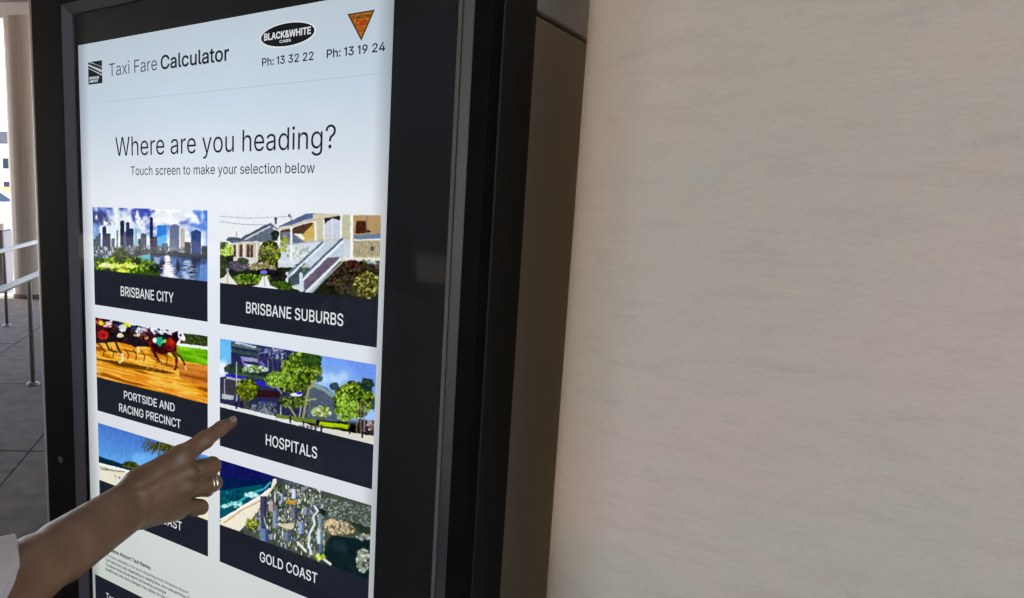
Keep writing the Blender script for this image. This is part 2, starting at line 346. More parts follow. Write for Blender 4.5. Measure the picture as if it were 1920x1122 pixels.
GLYPHS = {
' ': (188, []),
'%': (676, [[197,283,175,283,154,283,136,287,121,297,105,307,94,319,86,335,79,351,75,368,75,388,75,396,75,404,75,412,75,431,79,449,87,464,94,480,106,493,121,503,136,512,154,517,175,517,197,517,216,512,230,503,245,493,256,480,264,464,272,449,276,431,276,412,276,404,276,396,276,388,276,368,272,351,264,335,256,319,245,307,230,297,215,287],[158,327,175,327,193,327,205,333,212,346,220,358,223,372,223,388,223,396,223,404,223,412,223,428,220,442,213,454,205,466,193,473,175,473,158,473,146,466,138,454,131,442,127,428,127,412,127,404,127,396,127,388,127,372,131,358,138,346,145,333],[523,-10,501,-10,480,-10,461,-5,446,5,431,14,420,27,412,43,404,59,400,76,400,95,400,103,400,112,400,120,400,139,404,156,412,172,420,188,432,201,447,210,462,220,480,225,501,225,523,225,541,220,556,210,571,201,582,188,590,172,597,156,601,139,601,120,601,112,601,103,601,95,601,76,597,59,589,43,582,27,570,14,555,5,541,-5],[484,35,501,35,518,35,530,41,538,53,545,65,549,79,549,95,549,103,549,112,549,120,549,136,545,150,538,162,531,174,519,180,501,180,484,180,472,174,464,162,457,150,453,136,453,120,453,112,453,103,453,95,453,79,456,65,464,53,471,41],[152,0,132,0,249,170,366,339,482,509,501,509,521,509,540,509,424,339,307,170,191,0,171,0]]),
'&': (448, [[221,-7,197,-7,163,-7,135,-1,110,12,86,24,67,41,54,62,41,83,34,107,34,133,34,155,39,174,47,189,56,205,69,220,85,235,101,249,119,263,140,279,166,298,191,316,216,335,223,340,230,346,237,352,244,359,250,366,255,375,259,384,262,394,262,405,262,421,256,434,245,445,235,456,220,461,201,461,189,461,178,458,168,453,158,448,151,441,145,431,140,422,137,411,137,399,137,386,140,374,145,363,151,352,159,340,169,327,179,315,190,300,204,284,282,189,360,95,438,0,413,0,389,0,364,0,300,77,236,154,171,231,152,255,135,275,121,293,107,310,95,327,87,344,79,361,75,379,75,398,75,421,81,441,91,458,101,475,116,489,134,499,153,509,175,513,200,513,225,513,247,509,266,499,284,489,298,476,308,459,319,443,324,424,324,404,324,389,321,375,315,362,309,348,302,336,291,325,281,314,269,303,256,293,222,268,188,243,154,217,133,202,119,188,110,174,101,161,97,147,97,131,97,115,101,100,109,87,117,75,129,65,143,57,158,50,174,46,193,46,213,46,233,51,251,59,270,68,286,80,301,95,316,111,328,130,336,151,345,173,349,197,349,224,368,224,388,224,408,224,408,192,404,165,397,144,389,122,381,105,371,92,361,79,352,69,345,62,341,57,337,52,333,47,316,29,296,16,271,7,246,-2]]),
'(': (273, [[89,156,89,207,89,244,93,283,101,324,108,364,119,404,132,441,145,479,160,511,177,539,196,539,216,539,236,539,219,504,204,467,191,428,178,389,168,351,161,313,155,276,151,240,151,207,151,176,154,146,160,115,166,83,176,51,188,16,201,-18,217,-56,236,-96,216,-96,196,-96,177,-96,148,-47,126,3,111,55,97,106]]),
')': (273, [[57,-96,37,-96,57,-55,73,-17,86,18,98,53,107,85,113,116,119,147,122,177,122,207,122,240,118,276,112,313,105,351,95,389,82,428,70,467,55,504,37,539,57,539,77,539,97,539,113,511,128,479,142,441,155,404,165,364,173,323,180,283,184,244,184,207,184,156,177,104,161,53,146,2,125,-48,97,-96,77,-96]]),
'+': (453, [[217,34,198,34,198,144,198,254,198,364,217,364,236,364,255,364,255,254,255,144,255,34,236,34],[171,172,61,172,61,190,61,208,61,226,171,226,281,226,391,226,391,208,391,190,391,172,281,172]]),
',': (188, [[53,-119,38,-119,48,-56,58,8,68,71,91,71,114,71,137,71,119,8,102,-56,84,-119,69,-119]]),
'-': (453, [[263,244,337,244,337,226,337,207,337,188,263,188,188,188,114,188,114,207,114,226,114,244,188,244]]),
'.': (188, [[108,-4,95,-4,83,-4,72,0,63,9,54,18,50,28,50,41,50,54,54,65,63,73,72,82,83,87,95,87,108,87,119,82,128,73,137,65,141,54,141,41,141,28,137,18,128,9,119,0]]),
'/': (249, [[216,533,235,533,180,330,126,127,71,-76,52,-76,33,-76,14,-76,69,127,124,330,178,533,197,533]]),
'0': (453, [[264,-7,227,-7,189,-7,157,3,130,24,103,45,83,74,69,113,55,152,48,199,48,254,48,309,55,356,69,395,83,434,104,464,130,484,157,505,189,516,227,516,264,516,296,505,323,484,350,464,370,434,384,395,398,356,405,309,405,254,405,199,398,152,384,113,370,74,350,45,323,24,297,3],[202,50,227,50,252,50,273,58,290,74,308,90,321,113,330,144,339,174,344,211,344,254,344,297,339,334,330,365,321,395,308,419,290,435,273,451,252,460,227,460,202,460,180,451,163,435,146,419,132,395,123,365,114,334,109,297,109,254,109,211,114,174,123,144,132,113,146,90,163,74,180,58]]),
'1': (453, [[181,0,76,0,76,18,76,36,76,55,181,55,286,55,391,55,391,36,391,18,391,0,286,0],[250,509,276,509,276,339,276,170,276,0,255,0,234,0,212,0,212,149,212,299,212,448,211,448,210,448,209,448,168,418,127,388,86,358,86,381,86,404,86,427,123,454,161,481,198,509,224,509]]),
'2': (453, [[172,0,64,0,64,16,64,32,64,47,121,108,177,168,234,229,254,249,270,267,282,282,295,298,304,313,311,327,317,341,320,356,320,371,320,390,316,405,308,419,299,432,288,442,273,449,259,456,242,460,224,460,204,460,187,456,172,447,158,439,147,428,139,413,131,399,127,382,127,362,107,362,86,362,66,362,66,392,72,419,86,442,100,465,119,483,143,496,167,509,194,516,225,516,255,516,282,509,306,497,329,484,348,467,361,445,374,424,381,399,381,372,381,354,378,335,371,318,364,300,353,280,336,259,319,237,296,211,267,180,229,140,191,100,153,60,153,59,153,58,153,57,231,57,310,57,389,57,389,38,389,19,389,0,281,0]]),
'3': (453, [[252,-7,218,-7,187,-7,158,-1,133,10,107,21,86,37,70,57,54,78,46,103,44,132,66,132,87,132,109,132,111,114,117,99,126,87,136,75,149,65,165,59,181,53,199,50,219,50,239,50,258,53,275,61,292,68,305,79,315,93,324,107,329,124,329,145,329,163,325,181,316,196,307,212,293,224,275,234,256,243,231,248,201,248,186,248,172,248,157,248,157,265,157,282,157,299,200,349,244,399,288,448,288,450,288,451,288,452,215,452,142,452,70,452,70,471,70,490,70,509,171,509,272,509,372,509,372,493,372,477,372,461,319,400,265,339,211,278,211,282,211,285,211,289,249,293,281,288,308,276,335,263,356,246,371,222,386,199,393,173,393,145,393,115,385,89,370,66,355,43,335,25,309,12,282,0]]),
'4': (453, [[164,105,40,105,40,123,40,141,40,158,109,275,178,392,247,509,268,509,289,509,311,509,243,394,176,280,109,166,109,165,109,164,109,163,210,163,312,163,413,163,413,144,413,125,413,105,289,105],[302,0,282,0,282,40,282,81,282,121,282,130,282,138,282,146,282,203,282,260,282,318,302,318,322,318,343,318,343,212,343,106,343,0,322,0]]),
'5': (453, [[254,-7,221,-7,191,-7,164,-1,140,11,116,23,97,39,83,60,69,81,61,104,60,130,81,130,101,130,122,130,124,115,129,101,138,89,147,77,159,67,173,60,188,53,204,50,221,50,242,50,260,55,276,64,292,74,305,87,314,104,323,121,328,141,328,162,328,184,323,204,314,221,304,238,291,252,275,262,258,272,239,277,218,277,201,277,184,274,167,268,151,263,138,255,128,246,108,248,88,250,67,253,77,338,86,423,96,509,186,509,276,509,366,509,366,490,366,471,366,452,294,452,222,452,151,452,145,402,139,352,134,301,135,301,135,301,136,301,147,311,161,319,178,325,194,331,211,334,229,334,253,334,274,329,294,321,313,313,331,301,345,285,359,270,371,252,379,231,387,210,391,188,391,163,391,130,384,101,369,76,354,50,334,30,309,15,283,1]]),
'6': (453, [[258,-7,226,-7,195,-7,167,0,142,15,118,29,98,49,84,74,71,100,64,129,64,162,64,186,69,212,80,239,91,266,110,300,137,340,176,396,214,453,252,509,276,509,299,509,322,509,265,426,208,344,151,261,149,261,147,261,145,261,150,271,157,280,165,288,174,296,184,302,196,307,207,312,221,314,235,314,266,314,293,308,316,295,339,282,357,263,370,240,382,216,389,189,389,157,389,125,382,97,368,73,354,48,334,28,310,14,286,0],[207,48,226,48,246,48,264,53,279,63,294,72,306,85,314,101,323,118,327,136,327,157,327,178,323,197,314,213,306,230,294,242,279,251,264,261,246,265,226,265,207,265,189,261,174,252,159,243,147,230,138,214,129,198,125,179,125,158,125,137,129,118,138,102,147,85,159,72,174,63,189,53]]),
'7': (453, [[120,0,97,0,172,149,248,299,323,448,323,450,323,451,323,452,236,452,149,452,62,452,62,471,62,490,62,509,172,509,281,509,391,509,391,489,391,469,391,449,315,299,240,150,165,0,142,0]]),
'8': (453, [[260,-7,226,-7,192,-7,162,-1,136,11,109,24,89,40,74,62,59,83,52,108,52,135,52,157,56,177,65,195,74,213,86,229,101,241,116,253,133,261,153,265,153,265,153,266,153,267,128,273,108,287,93,308,78,329,70,353,70,380,70,406,77,429,90,450,104,470,122,486,146,498,169,510,196,516,226,516,256,516,283,510,306,498,329,486,348,470,361,450,375,429,382,406,382,380,382,353,374,329,359,308,344,287,325,273,300,267,300,266,300,265,300,265,319,261,336,253,351,241,366,229,378,213,387,195,396,177,401,157,401,135,401,108,393,83,378,62,364,40,343,24,317,11,291,-1],[204,49,226,49,249,49,268,53,285,60,301,68,314,78,323,91,332,105,337,121,337,139,337,158,332,174,322,189,313,203,300,214,283,223,266,231,247,235,226,235,205,235,186,231,169,223,152,214,139,203,130,189,120,174,115,158,115,139,115,121,120,105,129,91,138,78,151,68,167,60,184,53],[208,290,226,290,244,290,260,293,274,300,288,307,299,318,307,330,315,343,319,358,319,376,319,393,315,407,308,420,300,433,289,443,275,449,261,456,245,460,226,460,208,460,191,456,177,449,163,443,152,433,145,420,137,407,133,393,133,376,133,358,137,343,145,330,152,318,163,307,178,300,192,293]]),
'9': (453, [[195,516,226,516,258,516,286,508,310,494,335,480,354,460,368,434,382,409,389,380,389,347,389,323,383,297,373,270,362,243,343,209,315,168,277,112,239,56,200,0,177,0,154,0,130,0,187,83,244,165,301,248,303,248,305,248,307,248,303,238,296,229,287,221,279,213,269,207,257,202,245,197,232,195,218,195,187,195,160,201,137,214,114,227,96,245,83,269,70,292,64,320,64,352,64,384,71,412,85,436,99,461,118,480,143,494,167,508],[246,460,226,460,207,460,189,456,174,446,159,437,147,424,138,407,130,391,125,372,125,352,125,330,130,312,138,295,147,279,159,266,174,257,189,248,207,243,226,243,246,243,263,248,279,257,294,266,306,279,314,295,323,311,327,330,327,350,327,372,323,391,314,407,306,424,294,437,279,446,264,456]]),
':': (188, [[108,-4,95,-4,83,-4,72,0,63,9,54,18,50,28,50,41,50,54,54,65,63,73,72,82,83,87,95,87,108,87,119,82,128,73,137,65,141,54,141,41,141,28,137,18,128,9,119,0],[108,271,95,271,83,271,72,275,63,284,54,293,50,304,50,316,50,329,54,340,63,349,72,357,83,362,95,362,108,362,119,357,128,349,137,340,141,329,141,316,141,304,137,293,128,284,119,275]]),
';': (188, [[53,-119,38,-119,48,-56,58,8,68,71,91,71,114,71,137,71,119,8,102,-56,84,-119,69,-119],[116,271,103,271,91,271,80,275,71,284,62,293,58,304,58,316,58,329,62,340,71,349,80,357,91,362,103,362,116,362,127,357,136,349,145,340,149,329,149,316,149,304,145,293,136,284,127,275]]),
'?': (358, [[153,152,132,152,132,154,132,157,132,159,132,190,135,213,141,230,147,246,156,259,168,269,179,279,193,288,209,298,224,308,237,320,247,334,257,348,262,365,262,384,262,400,258,413,250,425,243,437,233,446,220,452,208,458,193,462,178,462,163,462,150,459,137,453,124,447,114,438,106,425,98,413,93,397,92,378,70,378,49,378,27,378,28,407,35,432,49,452,63,473,80,489,103,499,125,510,150,516,178,516,207,516,233,510,255,498,277,487,294,471,306,451,318,431,324,408,324,382,324,354,318,331,306,311,294,292,277,275,254,261,240,252,228,243,219,235,210,227,204,217,200,205,196,194,194,178,194,158,194,156,194,154,194,152,173,152],[176,-4,164,-4,151,-4,140,0,131,9,123,18,118,28,118,41,118,53,123,64,131,73,140,82,151,86,164,86,176,86,187,82,196,73,205,64,209,53,209,41,209,28,205,18,196,9,187,0]]),
'A': (480, [[39,0,16,0,78,170,140,339,201,509,226,509,251,509,276,509,338,339,401,170,463,0,440,0,418,0,395,0,359,101,323,202,287,302,281,321,273,344,264,372,255,400,245,435,232,478,236,478,241,478,245,478,233,435,222,399,213,371,204,343,196,320,191,302,155,202,120,101,85,0,62,0],[197,142,110,142,110,161,110,180,110,199,197,199,283,199,370,199,370,180,370,161,370,142,283,142]]),
'B': (456, [[122,0,60,0,60,170,60,339,60,509,120,509,181,509,241,509,276,509,306,503,329,491,352,479,369,462,381,442,392,422,398,399,398,374,398,352,394,334,387,320,379,306,369,294,356,286,344,277,330,271,315,267,315,265,315,264,315,262,331,261,347,255,363,245,379,235,392,221,402,203,413,185,418,163,418,136,418,111,412,87,400,67,388,46,370,30,344,18,319,6,287,0,247,0,184,0],[125,115,125,57,165,57,205,57,245,57,284,57,313,65,330,80,347,95,355,114,355,137,355,154,351,170,342,184,334,198,321,209,306,218,290,227,271,231,248,231,207,231,166,231,125,231,125,173],[125,341,125,285,162,285,200,285,238,285,257,285,273,289,288,296,303,303,315,313,323,326,332,339,336,355,336,372,336,395,328,414,313,429,297,444,273,452,240,452,202,452,163,452,125,452,125,396]]),
'C': (510, [[293,-7,267,-7,223,-7,184,4,150,25,116,46,89,76,70,115,50,154,40,201,40,254,40,308,50,354,70,393,89,432,116,462,150,484,184,505,223,516,267,516,293,516,317,512,340,504,363,497,384,486,402,471,420,457,436,439,448,418,460,398,468,374,473,348,451,348,430,348,408,348,404,366,398,381,389,395,381,408,370,419,357,428,345,438,331,444,315,449,300,454,284,456,267,456,236,456,208,448,184,432,159,417,139,394,125,364,111,334,103,297,103,254,103,211,111,175,125,145,140,115,159,92,184,76,209,61,236,53,267,53,284,53,300,55,315,60,331,65,345,71,357,81,370,90,381,101,389,114,398,128,404,143,408,160,430,160,451,160,473,160,469,135,460,111,448,91,436,70,421,52,402,38,384,23,363,12,341,5,318,-3]]),
'D': (502, [[271,0,219,0,178,0,137,0,96,0,96,19,96,38,96,57,136,57,175,57,215,57,256,57,291,65,318,81,345,97,366,119,379,149,392,179,399,214,399,255,399,296,392,331,379,361,366,390,346,412,320,428,293,444,260,452,221,452,178,452,136,452,93,452,93,471,93,490,93,509,137,509,181,509,225,509,275,509,317,499,353,478,388,458,415,429,433,391,452,353,462,308,462,255,462,202,452,157,433,119,414,81,387,51,351,31,314,10],[103,509,125,509,125,339,125,170,125,0,103,0,82,0,60,0,60,170,60,339,60,509,82,509]]),
'E': (419, [[165,0,60,0,60,170,60,339,60,509,164,509,268,509,372,509,372,490,372,471,372,452,290,452,207,452,125,452,125,396,125,341,125,286,202,286,278,286,355,286,355,267,355,248,355,229,278,229,202,229,125,229,125,172,125,114,125,57,208,57,292,57,375,57,375,38,375,19,375,0,270,0]]),
'F': (410, [[82,0,60,0,60,170,60,339,60,509,163,509,266,509,369,509,369,490,369,471,369,452,288,452,206,452,125,452,125,394,125,336,125,278,198,278,272,278,346,278,346,259,346,240,346,221,272,221,198,221,125,221,125,147,125,74,125,0,103,0]]),
'G': (520, [[309,-7,269,-7,223,-7,184,4,149,25,115,46,88,77,69,116,50,155,40,201,40,254,40,308,50,354,69,393,88,432,115,462,149,484,183,505,221,516,265,516,292,516,317,512,340,504,364,496,385,484,403,469,422,454,437,437,449,416,461,396,470,373,474,349,452,349,430,349,408,349,403,365,396,380,387,393,379,406,368,417,356,427,344,436,330,444,315,448,300,453,283,456,265,456,235,456,208,448,183,432,159,417,139,394,125,364,111,334,103,297,103,254,103,211,111,175,125,145,140,115,159,92,184,76,209,61,237,53,269,53,297,53,323,59,345,71,367,83,384,101,396,123,409,146,415,172,415,202,421,201,428,200,434,199,384,199,333,199,283,199,283,218,283,237,283,256,348,256,413,256,478,256,478,237,478,219,478,200,478,158,469,122,451,91,433,60,408,36,377,19,345,2]]),
'H': (517, [[82,0,60,0,60,170,60,339,60,509,82,509,103,509,125,509,125,435,125,362,125,289,214,289,303,289,392,289,392,362,392,435,392,509,414,509,435,509,457,509,457,339,457,170,457,0,435,0,414,0,392,0,392,77,392,155,392,232,303,232,214,232,125,232,125,155,125,77,125,0,103,0]]),
'I': (300, [[111,0,31,0,31,19,31,38,31,57,60,57,89,57,118,57,118,189,118,320,118,452,89,452,60,452,31,452,31,471,31,490,31,509,111,509,190,509,269,509,269,490,269,471,269,452,240,452,212,452,183,452,183,320,183,189,183,57,212,57,240,57,269,57,269,38,269,19,269,0,190,0]]),
'K': (467, [[146,189,104,145,104,169,104,193,104,216,116,232,128,247,139,261,151,275,162,290,174,303,187,317,199,331,212,344,262,399,313,454,364,509,392,509,420,509,448,509,376,431,304,353,231,276,230,276,229,276,228,276,187,233],[82,0,60,0,60,170,60,339,60,509,82,509,103,509,125,509,125,451,125,392,125,334,124,298,124,261,124,225,124,214,124,204,125,193,125,129,125,64,125,0,103,0],[398,0,372,0,311,86,249,173,188,259,201,276,215,293,228,309,302,206,375,103,449,0,423,0]]),
'L': (393, [[160,0,60,0,60,170,60,339,60,509,82,509,103,509,125,509,125,358,125,208,125,57,203,57,282,57,361,57,361,38,361,19,361,0,261,0]]),
'N': (523, [[82,0,60,0,60,170,60,339,60,509,85,509,111,509,136,509,205,400,274,291,343,183,349,174,355,164,363,151,370,138,379,123,388,107,396,90,405,73,414,55,411,55,408,54,405,54,403,72,401,90,401,108,400,126,399,142,399,157,399,172,399,185,399,195,399,300,399,404,399,509,420,509,442,509,463,509,463,339,463,170,463,0,438,0,412,0,387,0,325,97,264,193,202,290,194,303,186,316,177,331,169,345,159,362,148,381,137,400,123,424,108,452,111,453,115,453,119,454,120,428,121,405,122,384,123,362,124,344,124,328,125,312,125,300,125,291,125,194,125,97,125,0,103,0]]),
'O': (533, [[311,-7,267,-7,223,-7,184,4,150,25,116,46,90,76,70,115,50,154,40,201,40,254,40,308,50,354,70,393,90,432,116,462,150,484,184,505,223,516,267,516,311,516,350,505,384,484,418,462,444,432,464,393,483,354,493,308,493,254,493,201,483,154,464,115,444,76,418,46,384,25,350,4],[236,53,267,53,297,53,325,61,349,76,374,91,394,114,408,144,423,174,430,211,430,254,430,298,423,335,408,365,394,395,374,417,349,433,325,448,297,456,267,456,236,456,209,448,184,433,159,417,140,394,125,364,111,334,103,297,103,254,103,211,111,174,125,144,140,114,159,92,184,76,209,61]]),
'P': (445, [[82,0,60,0,60,170,60,339,60,509,118,509,177,509,235,509,274,509,307,502,332,487,358,473,377,454,390,430,402,405,409,378,409,348,409,317,402,290,390,265,377,241,358,222,332,207,307,193,274,186,235,186,193,186,151,186,109,186,109,205,109,224,109,242,150,242,191,242,233,242,259,242,281,247,297,256,313,265,325,278,333,294,341,310,344,328,344,348,344,368,341,386,333,402,325,417,313,430,297,439,280,448,259,452,232,452,196,452,160,452,125,452,125,301,125,151,125,0,103,0]]),
'R': (449, [[82,0,60,0,60,170,60,339,60,509,119,509,177,509,236,509,275,509,307,502,333,489,359,475,378,457,390,433,403,410,409,382,409,352,409,321,403,295,390,271,378,248,359,230,333,217,307,204,275,198,236,198,189,198,143,198,96,198,96,217,96,236,96,255,142,255,188,255,234,255,260,255,281,259,298,267,314,275,326,286,334,300,341,315,345,332,345,352,345,372,341,390,334,405,326,420,314,431,298,440,281,448,259,452,233,452,197,452,161,452,125,452,125,301,125,151,125,0,103,0],[378,0,353,0,312,76,271,153,230,229,254,229,279,229,303,229,344,153,386,76,428,0,403,0]]),
'S': (447, [[263,-9,224,-9,187,-9,155,-3,128,9,100,21,79,38,64,60,49,82,40,107,38,137,60,137,82,137,104,137,106,117,112,101,123,88,134,75,149,65,166,59,184,52,203,49,224,49,247,49,268,53,286,60,304,68,319,78,329,92,340,105,346,121,346,139,346,155,341,169,332,179,323,189,311,198,296,205,281,211,264,217,245,222,224,228,204,234,184,239,142,251,109,268,86,289,63,311,52,339,52,372,52,401,60,426,75,448,90,469,111,486,138,498,164,510,194,516,227,516,261,516,290,510,316,498,342,486,362,469,377,449,392,428,400,404,401,378,380,378,358,378,337,378,335,403,323,423,302,437,281,451,256,459,225,459,203,459,184,455,167,448,151,441,138,431,129,418,120,406,115,391,115,376,115,358,120,344,131,334,142,323,154,314,169,308,184,302,199,297,212,293,230,289,247,284,264,279,279,275,295,270,312,264,328,257,344,248,359,238,373,227,385,214,395,198,404,181,408,162,408,139,408,111,401,86,386,64,372,41,351,24,323,11,296,-2]]),
'T': (449, [[85,452,32,452,32,471,32,490,32,509,160,509,288,509,417,509,417,490,417,471,417,452,363,452,310,452,257,452,257,301,257,151,257,0,235,0,214,0,193,0,193,151,193,301,193,452,139,452]]),
'U': (517, [[299,-8,259,-8,219,-8,184,0,154,15,124,31,101,53,85,80,68,107,60,138,60,173,60,285,60,397,60,509,81,509,103,509,124,509,124,399,124,288,124,178,124,154,130,132,141,113,152,94,167,79,187,68,207,57,231,52,259,52,287,52,311,57,331,68,351,79,366,94,377,113,387,132,393,154,393,178,393,288,393,399,393,509,414,509,436,509,457,509,457,397,457,285,457,173,457,138,449,107,433,80,416,53,393,31,363,15,334,0]]),
'V': (480, [[229,0,204,0,141,170,79,339,16,509,39,509,62,509,84,509,120,408,156,307,192,206,198,189,206,166,215,137,224,109,235,73,248,31,243,31,239,31,235,31,247,74,258,110,267,138,276,166,284,189,290,206,325,307,360,408,395,509,417,509,440,509,463,509,401,339,340,170,278,0,253,0]]),
'W': (686, [[180,0,155,0,109,170,63,339,16,509,38,509,60,509,82,509,109,404,136,300,163,196,168,179,172,163,175,145,179,128,183,111,187,94,190,76,194,58,197,40,194,40,192,40,189,40,193,58,196,76,200,94,203,111,207,128,211,145,215,163,220,179,224,196,251,300,279,404,306,509,331,509,355,509,380,509,407,404,434,300,462,196,466,179,470,163,474,145,478,128,482,111,486,94,490,76,494,58,497,40,494,40,491,40,488,40,492,58,495,76,499,94,502,111,506,128,510,145,515,163,519,179,523,196,550,300,576,404,603,509,625,509,647,509,670,509,623,339,577,170,530,0,505,0,480,0,455,0,426,108,397,215,368,323,362,344,357,367,351,391,346,416,341,444,336,475,341,475,345,475,350,475,345,445,340,419,335,395,330,371,324,347,318,323,289,215,260,108,230,0,205,0]]),
'Y': (472, [[225,0,203,0,203,69,203,139,203,208,141,308,79,409,16,509,41,509,66,509,91,509,125,454,159,399,192,344,203,326,213,309,222,292,231,275,240,255,250,230,241,230,232,230,224,230,233,255,242,276,251,293,260,310,270,327,280,344,314,399,347,454,381,509,406,509,430,509,455,509,393,409,330,308,268,208,268,139,268,69,268,0,247,0]]),
'a': (389, [[182,-9,160,-9,136,-9,114,-4,94,5,75,14,59,27,48,45,36,62,30,83,30,108,30,130,35,147,43,161,52,175,63,185,78,193,92,201,108,207,125,211,143,215,160,218,178,220,201,223,219,225,234,227,248,228,258,231,265,235,272,239,276,245,276,255,276,255,276,256,276,257,276,272,273,286,267,297,261,308,252,316,240,322,228,328,213,331,196,331,178,331,162,328,149,322,136,317,126,309,118,301,110,292,104,283,100,274,80,280,61,285,41,291,50,314,62,332,79,346,95,360,113,369,133,375,153,381,173,384,194,384,208,384,223,383,239,379,255,376,271,370,286,360,301,351,313,338,322,320,332,303,337,280,337,251,337,168,337,84,337,0,317,0,297,0,277,0,277,17,277,35,277,52,275,52,274,52,272,52,268,43,261,34,252,25,243,15,230,7,215,1,200,-5],[155,45,170,45,193,45,212,50,228,59,243,68,255,79,263,93,271,107,276,122,276,138,276,155,276,173,276,190,273,187,268,184,259,182,251,180,242,178,231,176,221,174,210,172,200,171,190,170,182,169,175,168,161,166,147,163,134,159,121,154,111,148,103,139,96,131,92,119,92,105,92,92,95,81,102,72,109,63,118,57,130,52,142,48]]),
'b': (424, [[261,-8,229,-8,206,-8,187,-4,172,4,158,12,146,21,138,31,129,42,123,51,118,59,116,59,114,59,112,59,112,39,112,20,112,0,92,0,72,0,53,0,53,170,53,339,53,509,73,509,93,509,114,509,114,446,114,382,114,319,115,319,117,319,118,319,123,327,129,336,137,346,145,356,157,365,171,373,186,381,205,384,229,384,261,384,289,376,313,361,337,345,356,322,370,293,383,263,390,229,390,189,390,149,383,114,370,84,356,55,337,32,313,16,289,0],[197,47,220,47,244,47,263,53,279,66,295,78,308,95,316,117,324,138,328,162,328,189,328,216,324,240,316,261,308,282,296,299,280,311,264,324,244,330,220,330,197,330,177,324,161,312,145,300,133,284,125,263,117,242,113,217,113,189,113,161,117,136,125,115,133,94,146,77,162,65,178,53]]),
'c': (396, [[226,-8,207,-8,173,-8,143,0,117,16,91,33,71,56,56,85,41,114,34,149,34,187,34,227,41,262,56,291,71,321,91,343,117,360,143,376,173,384,207,384,226,384,243,382,260,377,276,372,292,365,305,356,319,347,330,335,340,322,350,309,357,294,362,277,342,272,322,267,303,262,300,272,296,281,290,289,285,297,278,305,270,311,262,317,253,322,242,325,232,328,220,330,207,330,182,330,161,323,145,310,129,297,116,280,108,258,100,237,96,213,96,187,96,162,100,139,108,117,116,96,129,79,145,66,161,53,182,46,207,46,220,46,232,48,243,52,253,55,263,60,271,66,279,72,286,80,292,89,297,97,301,107,304,117,324,112,343,107,363,102,358,85,351,70,341,56,332,43,320,31,306,21,293,12,277,4,261,-1,244,-6]]),
'd': (424, [[219,-8,195,-8,164,-8,136,0,111,16,87,32,68,55,55,84,41,114,34,149,34,189,34,229,41,263,55,293,69,322,88,345,112,361,136,376,164,384,196,384,219,384,238,381,253,373,268,365,279,356,287,346,296,336,302,327,306,319,308,319,309,319,311,319,311,382,311,446,311,509,331,509,351,509,372,509,372,339,372,170,372,0,352,0,332,0,313,0,313,20,313,39,313,59,311,59,309,59,307,59,302,51,295,42,287,31,278,21,267,12,252,4,238,-4],[181,47,205,47,227,47,247,53,263,65,279,77,291,94,299,115,308,136,312,161,312,189,312,217,308,242,300,263,292,284,279,300,263,312,247,324,228,330,205,330,181,330,161,324,145,311,129,299,116,282,108,261,100,240,96,216,96,189,96,162,100,138,109,117,117,95,129,78,145,66,161,53]]),
'e': (404, [[238,-8,212,-8,175,-8,143,0,117,16,90,33,70,56,56,85,41,114,34,148,34,187,34,226,41,260,55,290,69,319,89,343,115,359,141,376,171,384,205,384,226,384,246,381,266,374,285,367,303,356,319,341,335,326,348,306,357,282,366,258,371,228,371,194,371,186,371,178,371,169,272,169,174,169,75,169,75,187,75,204,75,221,163,221,250,221,338,221,329,215,319,208,310,202,310,227,306,249,298,269,290,288,278,303,263,314,247,325,228,330,205,330,182,330,163,325,146,313,130,302,118,288,109,270,100,251,96,232,96,211,96,200,96,189,96,178,96,150,101,126,110,106,120,87,134,72,151,61,168,51,189,46,212,46,228,46,241,48,254,53,266,57,277,64,285,73,294,82,301,93,306,105,325,101,345,96,365,91,359,71,349,54,335,39,321,24,303,13,283,4,262,-4]]),
'f': (254, [[154,379,228,379,228,362,228,344,228,327,154,327,80,327,6,327,6,344,6,362,6,379,80,379],[101,0,81,0,81,144,81,288,81,432,81,453,86,471,96,486,106,500,119,511,135,519,152,526,169,530,187,530,201,530,213,529,222,527,232,525,238,523,243,521,238,503,233,486,227,468,224,470,220,471,215,472,210,473,203,474,195,474,176,474,163,469,154,460,146,451,142,437,142,419,142,279,142,140,142,0,121,0]]),
'g': (425, [[238,-151,207,-151,179,-151,155,-147,134,-140,113,-132,96,-123,82,-110,69,-98,58,-84,51,-69,67,-60,84,-50,101,-41,107,-49,113,-57,122,-66,130,-75,141,-82,154,-88,168,-94,186,-97,207,-97,238,-97,263,-90,282,-75,302,-60,311,-37,311,-6,311,19,311,44,311,68,310,68,308,68,306,68,301,60,295,51,287,41,278,32,267,23,252,16,238,8,219,5,195,5,164,5,137,12,113,27,88,41,69,62,55,90,41,118,34,152,34,191,34,230,41,264,55,293,69,322,88,345,112,361,137,376,165,384,196,384,220,384,239,381,253,373,268,365,280,356,288,346,297,336,303,327,308,319,309,319,311,319,313,319,313,339,313,359,313,379,333,379,353,379,372,379,372,250,372,121,372,-9,372,-42,365,-69,350,-90,335,-111,316,-126,291,-136,266,-146],[181,59,205,59,228,59,248,64,264,75,280,86,292,101,300,121,308,141,312,165,312,193,312,220,308,243,300,264,292,284,280,301,264,312,248,324,228,330,205,330,181,330,161,324,145,312,129,299,117,283,109,262,100,242,96,219,96,193,96,166,100,143,109,123,117,103,129,87,145,76,162,65]]),
'h': (410, [[114,249,114,227,114,151,114,76,114,0,93,0,73,0,53,0,53,170,53,339,53,509,73,509,93,509,114,509,114,435,114,361,114,287,110,287,106,287,102,287,114,322,131,347,152,362,174,377,199,384,227,384,253,384,276,379,295,369,315,358,330,342,341,321,352,299,357,273,357,240,357,160,357,80,357,0,337,0,316,0,296,0,296,78,296,157,296,235,296,265,288,288,273,304,258,321,237,329,210,329,192,329,175,325,161,317,146,309,135,298,126,283,118,267]]),
